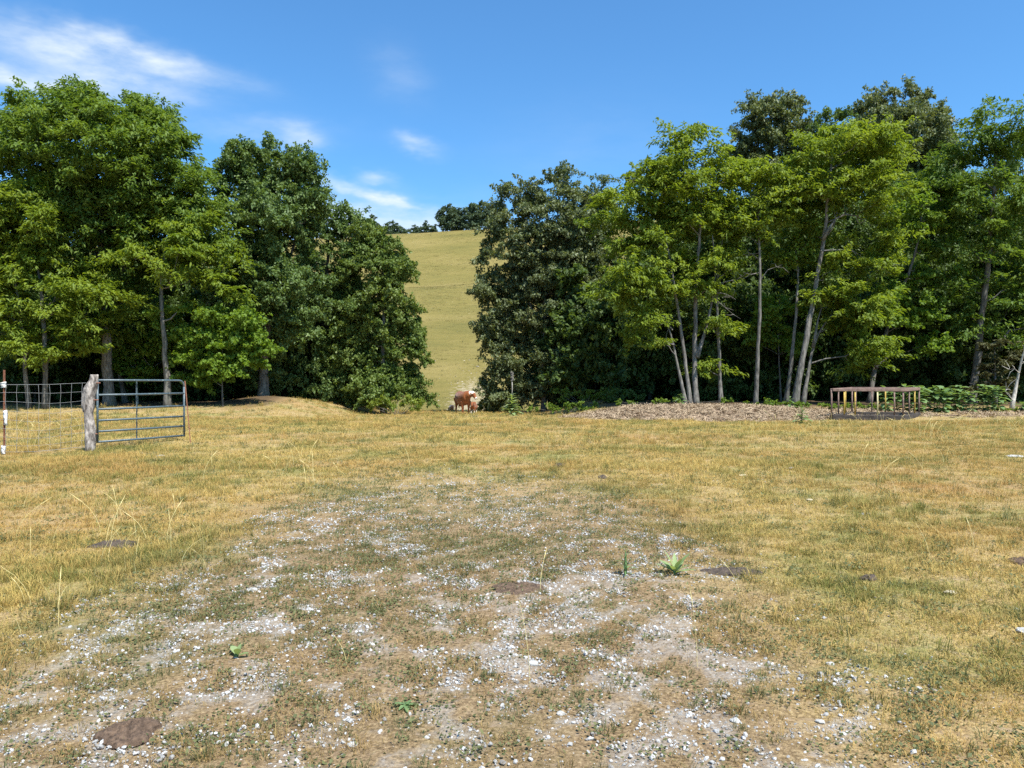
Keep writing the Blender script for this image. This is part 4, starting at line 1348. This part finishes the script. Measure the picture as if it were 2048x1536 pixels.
def wire_fence():
    p0 = P(172, 800, 14.95)
    p1 = np.array([xl, dpost - .03, 0])
    dirv = (p1 - p0)[:2] / np.linalg.norm((p1 - p0)[:2])
    Lf = 4.2
    base = np.array([p0[0], p0[1], hz(p0[0], p0[1])])
    root = tag(empty('wire_fence', base), 'woven wire mesh fence strung between the rusty post and the wooden post', 'fence')
    post_t = np.linalg.norm((p1 - p0)[:2])
    def pt(s, h):
        x, y = p0[0] + dirv[0] * s, p0[1] + dirv[1] * s
        sag = .025 * math.sin(math.pi * min(1, s / post_t)) if s < post_t else .03 * math.sin(math.pi * (s - post_t) / 2.6)
        return np.array([x, y, hz(x, y) + h - sag + .02 * math.sin(s * 3.1 + h * 4)])
    hs = [.08, .20, .35, .50, .66, .82, 1.00, 1.18, 1.34]
    for h in hs:
        MB().tube([pt(s, h) - base for s in np.linspace(0, Lf, 22)], .0026 if 0.1 < h < 1.3 else .0036, 5).build('line_wire', M['wire'], root)
    n = 22
    for i in range(n):
        s = .07 + i * .19
        if s > Lf:
            break
        MB().tube([pt(s + .008 * math.sin(k * 2.1 + i), h) - base for k, h in enumerate(hs)], .0029, 5).build('stay_wire', M['wire'], root)


wire_fence()


# ------------------------------------------------------------------ hay feeder
def build_feeder():
    FL, FR, BR = P(1662, 840, 28.6), P(1807, 843, 28.2), P(1839, 842, 30.3)
    for q in (FL, FR, BR):
        q[2] = 0
    BL = FL + (BR - FR)
    c = (FL + BR) / 2
    z0 = min(hz(q[0], q[1]) for q in (FL, FR, BR, BL))
    z0 = max(z0, P(1807, 843, 28.2)[2] - .05)
    base = np.array([c[0], c[1], z0])
    root = tag(empty('hay_feeder', base), 'rectangular steel hay feeder with worn yellow and brown bars', 'feeder')
    up = lambda q, z: np.array([q[0] - c[0], q[1] - c[1], z])
    zb, zt = .19, 1.17
    cs = [FL, FR, BR, BL]
    for i in range(4):
        a, b = cs[i], cs[(i + 1) % 4]
        u = (b - a) / np.linalg.norm(b - a)
        MB().beam(up(a + u * .045, zt - .055 - .004 * (i % 2)), up(b - u * .045 if i % 2 else b + u * .045, zt - .055 - .004 * (i % 2)), .085, .105).build('top_rail', M['feeder'], root, bevel=.012)
        MB().beam(up(a + u * .05, zb / 2 - .03 - .003 * (i % 2)), up(b - u * .05 if i % 2 else b + u * .05, zb / 2 - .03 - .003 * (i % 2)), .09, zb + .06).build('base_board', M['feeder_base'], root, bevel=.01)
    MB().box((-.01, -.01, .02), (.01, .01, .03))
    V = [up(q, .05) for q in cs]
    V = V + [v + np.array([0, 0, .03]) for v in V]
    MB().add(V, [(0, 3, 2, 1), (4, 5, 6, 7), (0, 1, 5, 4), (1, 2, 6, 5), (2, 3, 7, 6), (3, 0, 4, 7)]).build('floor_panel', M['feeder_base'], root)
    def bar(q, m, w=.055):
        MB().tube([up(q, zb * .6), up(q, zt - .06)], w / 2, 10).build('bar', M[m], root, smooth=True)
    for q in (FL, FR, BR, BL):
        bar(q + (c - np.array([0, 0, c[2]]) - q) * .012, 'feeder', .062)
    for t, m in ((.33, 'feeder_yellow'), (.60, 'feeder_cream'), (.84, 'feeder')):
        pass
    for t, m in ((.185, 'feeder_yellow'), (.335, 'feeder_yellow'), (.645, 'feeder_cream'), (.875, 'feeder')):
        bar(FL + (FR - FL) * t, m)
    for t, m in ((.06, 'feeder'), (.30, 'feeder'), (.50, 'feeder_yellow'), (.76, 'feeder')):
        bar(BL + (BR - BL) * t, m)
    for t, m in ((.34, 'feeder'), (.68, 'feeder_yellow')):
        bar(FR + (BR - FR) * t, m)
    for t, m in ((.34, 'feeder'), (.68, 'feeder_yellow')):
        bar(FL + (BL - FL) * t, m)


build_feeder()


# ------------------------------------------------------------------ cattle
def ring_loft(mb, secs, S=16):
    """secs: (centre, side vector, up vector, half width, half height)"""
    V = []
    ang = np.arange(S) * 2 * np.pi / S
    for (c, a, b, w, h) in secs:
        V.append(np.asarray(c) + np.outer(np.cos(ang) * w, a) + np.outer(np.sin(ang) * h, b))
    Fc = []
    for i in range(len(secs) - 1):
        for j in range(S):
            k = (j + 1) % S
            Fc.append((i * S + j, i * S + k, (i + 1) * S + k, (i + 1) * S + j))
    Fc.append(tuple(range(S - 1, -1, -1)))
    Fc.append(tuple((len(secs) - 1) * S + j for j in range(S)))
    mb.add(np.concatenate(V), Fc)


def bovine(name, label, loc, heading, scale, headyaw, paint, seed=0, belly=1.0, cat='cow', headup=0.0, vox=.028):
    """x forward, y left, z up; the head turns by headyaw"""
    mb = MB()
    Y, Z = np.array([0, 1.0, 0]), np.array([0, 0, 1.0])
    body = [(-1.00, 1.10, .10, .12), (-.93, 1.07, .22, .24), (-.72, 1.00, .30, .34), (-.40, .94, .34, .385), (-.05, .905, .375, .42), (.28, .915, .355, .41), (.55, .955, .30, .385), (.76, 1.01, .235, .32), (.90, 1.08, .17, .24)]
    ring_loft(mb, [((x, 0, z), Y, Z, w * belly, h) for (x, z, w, h) in body])
    nk0 = np.array([.72, 0, 1.08])
    dv = np.array([math.cos(headyaw * .6), math.sin(headyaw * .6), .42 + headup])
    nk1 = nk0 + dv * .25
    nk2 = nk1 + np.array([math.cos(headyaw), math.sin(headyaw), .30 + headup]) * .17
    for_pts = [(nk0, .21, .30), (nk1, .16, .23), (nk2, .125, .165)]
    ss = []
    for (c, w, h) in for_pts:
        s = np.array([-math.sin(headyaw * .7), math.cos(headyaw * .7), 0])
        f = np.array([math.cos(headyaw * .7), math.sin(headyaw * .7), .4])
        f /= np.linalg.norm(f)
        ss.append((c, s, np.cross(f, s), w, h))
    ring_loft(mb, ss)
    hs = np.array([-math.sin(headyaw), math.cos(headyaw), 0])
    hf = np.array([math.cos(headyaw), math.sin(headyaw), 0])
    poll = nk2 + hf * .02 + Z * .05
    mz = poll + hf * .27 - Z * .36
    ax = (mz - poll) / np.linalg.norm(mz - poll)
    hu = np.cross(ax, hs)
    hd = [(-.08, .09, .08), (.0, .135, .125), (.11, .145, .14), (.22, .11, .12), (.33, .085, .095), (.40, .095, .085), (.45, .07, .055)]
    ring_loft(mb, [(poll + ax * t, hs, hu, w, h) for (t, w, h) in hd], 12)
    for s in (-1, 1):                         # ears and short horns
        e = poll + hs * s * .10 + ax * .03
        mb.tube([e, e + hs * s * .09 - Z * .01, e + hs * s * .20 - Z * .05], [.035, .05, .016], 8)
    legs = [(.60, .19, .78, 1), (.60, -.19, .78, 1), (-.72, .20, .90, 0), (-.72, -.20, .90, 0)]
    rr = np.random.default_rng(seed)
    for i, (x, y, z, fr) in enumerate(legs):
        sw = rr.uniform(-.10, .10)
        if fr:
            p = [(x, y, z), (x + .02, y, .56), (x + .03 + sw * .5, y * .95, .38), (x + .01 + sw, y * .95, .14), (x + .05 + sw, y * .95, .01)]
            q = [.15, .095, .062, .047, .062]
        else:
            p = [(x, y, z), (x + .10, y * 1.05, .62), (x - .10, y, .46), (x - .08 + sw, y, .16), (x - .03 + sw, y, .01)]
            q = [.21, .13, .072, .05, .062]
        mb.tube(p, q, 10)
    mb.tube([(-.98, 0, 1.14), (-1.07, .01, 1.0), (-1.08, .02, .62), (-1.07, .03, .40), (-1.07, .03, .28)], [.04, .032, .024, .045, .02], 8)
    if paint == 'red':
        ud = [(-.45, .55, .05), (-.45, .50, .12), (-.45, .44, .10)]
        mb.tube([(-.45, 0, .60), (-.44, 0, .50), (-.43, 0, .42)], [.16, .15, .07], 10)
    me = mesh('tmp', np.concatenate(mb.V), mb.F)
    to = bpy.data.objects.new('tmp', me)
    COL.objects.link(to)
    md = to.modifiers.new('r', 'REMESH')
    md.mode, md.voxel_size = 'VOXEL', vox
    sm = to.modifiers.new('s', 'SMOOTH')
    sm.factor, sm.iterations = .5, 4
    dg = bpy.context.evaluated_depsgraph_get()
    me2 = bpy.data.meshes.new_from_object(to.evaluated_get(dg))
    bpy.data.objects.remove(to)
    n = len(me2.vertices)
    co = np.zeros(n * 3, np.float32)
    me2.vertices.foreach_get('co', co)
    co = co.reshape(-1, 3)
    hd_ = (co - poll) @ ax
    side = np.abs((co - poll) @ hs)
    isn = (hd_ > -.14) & (np.linalg.norm(co - (poll + mz) / 2, axis=1) < .42)
    w = np.zeros(n)
    if paint == 'red':
        w = np.where(isn & ((hd_ < .09) | (hd_ > .37)) & (np.linalg.norm(co - poll, axis=1) < np.where(hd_ > .3, 9, .185)), 1, 0)
    if paint == 'calf':
        w = np.where((co[:, 2] < .36), 1, 0)
    w = np.where(isn & (hd_ > .44), .5, w)
    hoof = (co[:, 2] < .05)
    a = me2.attributes.new('white', 'FLOAT', 'POINT')
    a.data.foreach_set('value', w.astype(np.float32))
    a = me2.attributes.new('hoof', 'FLOAT', 'POINT')
    a.data.foreach_set('value', hoof.astype(np.float32))
    me2.polygons.foreach_set('use_smooth', np.ones(len(me2.polygons), dtype=bool))
    mt = COAT['black' if paint == 'black' else 'red']
    me2.materials.clear()
    root = tag(empty(name, loc, heading), label, cat)
    root.scale = (scale,) * 3
    put('body', me2, mt, root)
    for s in (-1, 1):
        e = poll + ax * .15 + hs * s * .122 + hu * .04 * (1 if np.cross(ax, hs)[2] > 0 else -1)
        V, Fc = tube([e - hs * .02 * s, e, e + hs * .012 * s], [.02, .02, .008], 8)
        put('eye', mesh('eye', V, Fc, smooth=True), M['eye'], root)
    return root


def coat(name, c1, c2):
    m, gg, out = newmat(name)
    co = gg.add('ShaderNodeTexCoord').outputs['Object']
    n = gg.noise(gg.map(co, (1, 1, .5)), 6, 5, .6)
    c = gg.ramp(n, [(.35, c1), (.65, c2)])
    w = gg.add('ShaderNodeAttribute', attribute_name='white').outputs['Fac']
    h = gg.add('ShaderNodeAttribute', attribute_name='hoof').outputs['Fac']
    c = gg.mix(w, c, (.72, .68, .60))
    c = gg.mix(h, c, (.03, .025, .02))
    b = gg.add('ShaderNodeBsdfPrincipled', ins={'Base Color': c, 'Roughness': .6, 'Specular IOR Level': .3, 'Sheen Weight': .15})
    gg.l.new(b.outputs[0], out.inputs[0])
    return m


COAT = {'red': coat('red_coat', (.155, .044, .012), (.29, .090, .023)), 'black': coat('dark_coat', (.030, .020, .016), (.070, .045, .034))}
M['eye'] = plain('dark_eye', (.01, .008, .006), (.02, .015, .012), 5, .2)
cx = (926 - HX) / F * 43.5
bovine('cow', 'red cow with a white face standing in the lane, head turned to the right', (cx, 43.5, hz(cx, 43.5)), math.radians(-72), .96, math.radians(48), 'red', 2, 1.1)
cx = (947 - HX) / F * 46.5
bovine('calf', 'reddish calf with pale lower legs half hidden behind the red cow', (cx, 46.5, hz(cx, 46.5)), math.radians(-95), .54, 0.0, 'calf', 5, .85, 'calf')
cx = (903 - HX) / F * 61
bovine('calf', 'dark calf behind the crest to the left of the red cow', (cx, 61, hz(cx, 61)), math.radians(-80), .62, math.radians(15), 'black', 8, .85, 'calf')

# ------------------------------------------------------------------ stones and dung
def stone(name, label, px, py, wpx, flat, seed, mat='stone', cat='stone', asp=1.0):
    b = at(px, py)
    s = wpx / F * b[1] / 2
    o = put(name, rock_mesh(seed, 3, flat, .12), M[mat])
    o.location = (b[0], b[1], b[2] + s * flat * .30)
    o.scale = (s, s * asp, s)
    o.rotation_euler = (0, 0, (seed * 1.7) % 1.2 - .6)
    return tag(o, label, cat)


for (px, py, w, fl, sd, mt, lb) in [
        (2050, 1268, 46, .38, 301, 'stone', 'pale rounded rock cut off by the right edge of the foreground'),
        (1068, 1330, 26, .45, 302, 'stone', 'grey angular stone lying alone on gravel at lower centre'),
        (1660, 1330, 17, .6, 303, 'stone', 'small whitish stone in the right foreground left of the pale rock'),
        (1840, 1380, 18, .6, 304, 'stone', 'small pale stone in the lower right corner grass'),
        (1472, 1446, 26, .45, 305, 'stone', 'flat grey stone on gravel at lower right of centre'),
        (1640, 1446, 22, .5, 306, 'stone', 'grey stone near the bottom edge right of the flat grey stone'),
        (1580, 938, 20, .3, 307, 'stone', 'flat white stone in the mid pasture in front of the hay pile'),
        (2032, 914, 38, .18, 308, 'stone', 'long flat white slab at the right edge of the mid pasture'),
        (1486, 952, 20, .3, 309, 'stone_tan', 'tan flat stone left of the flat white stone in the pasture'),
        (1730, 1029, 24, .25, 310, 'stone', 'pale flat stone in the right middle of the pasture'),
        (1620, 1001, 15, .35, 311, 'stone_tan', 'small tan stone between the flat stones right of centre'),
        (660, 1146, 15, .5, 312, 'stone', 'dark-edged grey stone on the left side of the gravel track'),
        (505, 1182, 24, .4, 313, 'stone', 'whitish stone at the left edge of the gravel track'),
        (45, 1276, 16, .55, 314, 'stone', 'white pebble in the straw near the left edge'),
        (1900, 1186, 26, .3, 315, 'stone_tan', 'sandy yellow stone in the right foreground beside the dung'),
        (705, 1494, 22, .55, 316, 'stone', 'white stone at the bottom edge left of centre'),
        (320, 912, 18, .22, 317, 'stone', 'flat white stone in the grass right of the leaning rod'),
        (1122, 1432, 18, .6, 318, 'stone', 'rough grey stone at bottom centre right of the tiny weed')]:
    stone('field_stone', lb, px, py, w, fl, sd, mt)


def pat(name, label, px, py, w, hpx, hgt, seed, mat='dung'):
    """a cow pat: flat lobed mound with a crusted top"""
    b = at(px, py)
    rx = w / F * b[1] / 2
    ry = rx * .75 if hpx is None else hpx
    V, Fc = [], []
    S, Rn = 72, 16
    ang = np.arange(S) * 2 * np.pi / S
    edge = 1 + 1.1 * (fbm(np.cos(ang) * 1.5 + seed, np.sin(ang) * 1.5, seed, 5, .7) - .5)
    for k in range(Rn + 1):
        t = k / Rn
        x, y = rx * t * edge * np.cos(ang), ry * t * edge * np.sin(ang)
        z = hgt * (1 - t ** 2.4) + (fbm((x + b[0]) * 34, (y + b[1]) * 34, seed, 4, .65) - .5) * .045 * (1 - t ** 3) - .012 * (t > .99)
        zz = H(x + b[0], y + b[1]) - b[2] + .012
        V.append(np.stack([x, y, z + zz], 1))
    V = np.concatenate(V)
    for k in range(Rn):
        for j in range(S):
            i2 = (j + 1) % S
            Fc.append((k * S + j, (k + 1) * S + j, (k + 1) * S + i2, k * S + i2))
    o = put(name, mesh(name, V, Fc, smooth=True), M[mat])
    o.location = tuple(b)
    return tag(o, label, 'dung')


pat('cow_pat', 'dark brown dried cow pat on gravel in the lower left corner', 258, 1468, 116, .14, .028, 5)
pat('cow_pat', 'flat crumbled brown cow pat in the centre of the foreground', 1035, 1178, 96, .14, .006, 6)
pat('cow_pat', 'dark grey cow pat among straw stalks at the left', 228, 1092, 84, .16, .03, 7, 'dung_dark')
pat('cow_pat', 'dark crumbly patch of dung right of the mullein rosette', 1460, 1146, 110, .12, .022, 8, 'dung_dark')
pat('cow_pat', 'small black dung lump in the right foreground', 1736, 1160, 34, .05, .03, 9, 'dung_dark')
pat('cow_pat', 'brown dung pile cut off by the right edge', 2046, 1128, 44, .12, .03, 10, 'dung')
pat('cow_pat', 'small dark dung spot in the centre of the pasture', 1120, 932, 22, .12, .03, 11, 'dung_dark')
pat('cow_pat', 'small dark dung spot left of the tan flat stone', 1205, 957, 20, .10, .03, 12, 'dung_dark')

# hillside stones near the lane, too small and many to count
r = np.random.default_rng(91)
n = 150
yy = r.uniform(86, 118, n)
xx = -5.2 + (yy - 90) * .02 + r.normal(0, 2.6, n)
scatter('lane_rubble', np.stack([xx, yy, H(xx, yy)], 1), r.uniform(0, 6.28, (n, 3)) * np.array([.1, .1, 1]), np.exp(r.normal(-2.4, .5, n)), r.integers(0, 4, n),
        [(rock_mesh(400 + i, 1, .45), M['rubble']) for i in range(4)], label='pale rubble where the lane climbs the foot of the hill', cat='rubble')


# ------------------------------------------------------------------ tall dry stalks standing over the short grass
def build_stalks():
    r = np.random.default_rng(121)
    spots = []
    for (n, x0, x1, y0, y1) in ((26, 300, 700, 905, 1010), (30, 200, 420, 1030, 1150), (10, 30, 120, 1000, 1300), (95, 1480, 2046, 843, 880), (26, 1500, 2040, 880, 1010), (14, 1850, 2040, 1020, 1200), (10, 700, 1400, 850, 1000), (9, 600, 1500, 1150, 1480), (26, 10, 170, 850, 905)):
        spots += [(r.uniform(x0, x1), r.uniform(y0, y1)) for _ in range(n)]
    mb = MB()
    for (px, py) in spots:
        b = at(px, py)
        h = r.uniform(.16, .48) * (1.25 if b[1] > 18 else 1.0)
        a = r.uniform(0, 6.28)
        ln = r.uniform(.1, .8)
        d = np.array([math.cos(a), math.sin(a), 0])
        t = np.linspace(0, 1, 6)[:, None]
        pts = b + d * (h * ln * t ** 2) + np.array([0, 0, 1]) * (h * (t - .25 * ln * t ** 2)) - np.array([0, 0, .01])
        rd = .0008 + .00009 * b[1]
        mb.tube(pts, np.linspace(rd * 1.3, rd * .7, 6), 4)
        if r.uniform() < .5:
            e, f = pts[-2], pts[-1]
            mb.tube([e, (e + f) / 2, f + (f - e) * .3], [rd, rd * 2.2, rd * .5], 4)
    mb.build('dry_grass_stalks', M['stalk'])
    tag(bpy.data.objects['dry_grass_stalks'], 'tall dry yellow grass stalks standing above the short grass', 'grass', kind='stuff')


build_stalks()


# ------------------------------------------------------------------ rough tussocks on the hill where the gap shows it
def build_hill_tufts():
    r = np.random.default_rng(151)
    n = 9000
    y = np.sqrt(r.uniform(86 ** 2, 345 ** 2, n))
    x = r.uniform(-.20, .08, n) * y
    k = r.uniform(0, 1, n) < (.15 + .85 * sstep(.42, .62, fbm(x * .05, y * .09, 153, 4)))
    x, y = x[k], y[k]
    mt = blade_mat('hill_tussock', (.125, .125, .038), (.25, .20, .075), (.22, .155, .06), .52)
    ps = [(blades(22, .10, .02, .06, .006, 1.2, 60 + i, .4), mt) for i in range(3)]
    scatter('hill_tussocks', np.stack([x, y, H(x, y) - .02], 1), np.stack([0 * x, 0 * x, r.uniform(0, 6.28, len(x))], 1), r.uniform(3, 6.5, len(x)), r.integers(0, 3, len(x)), ps,
            label='rough olive grass tussocks dotted over the hillside', cat='grass')


build_hill_tufts()
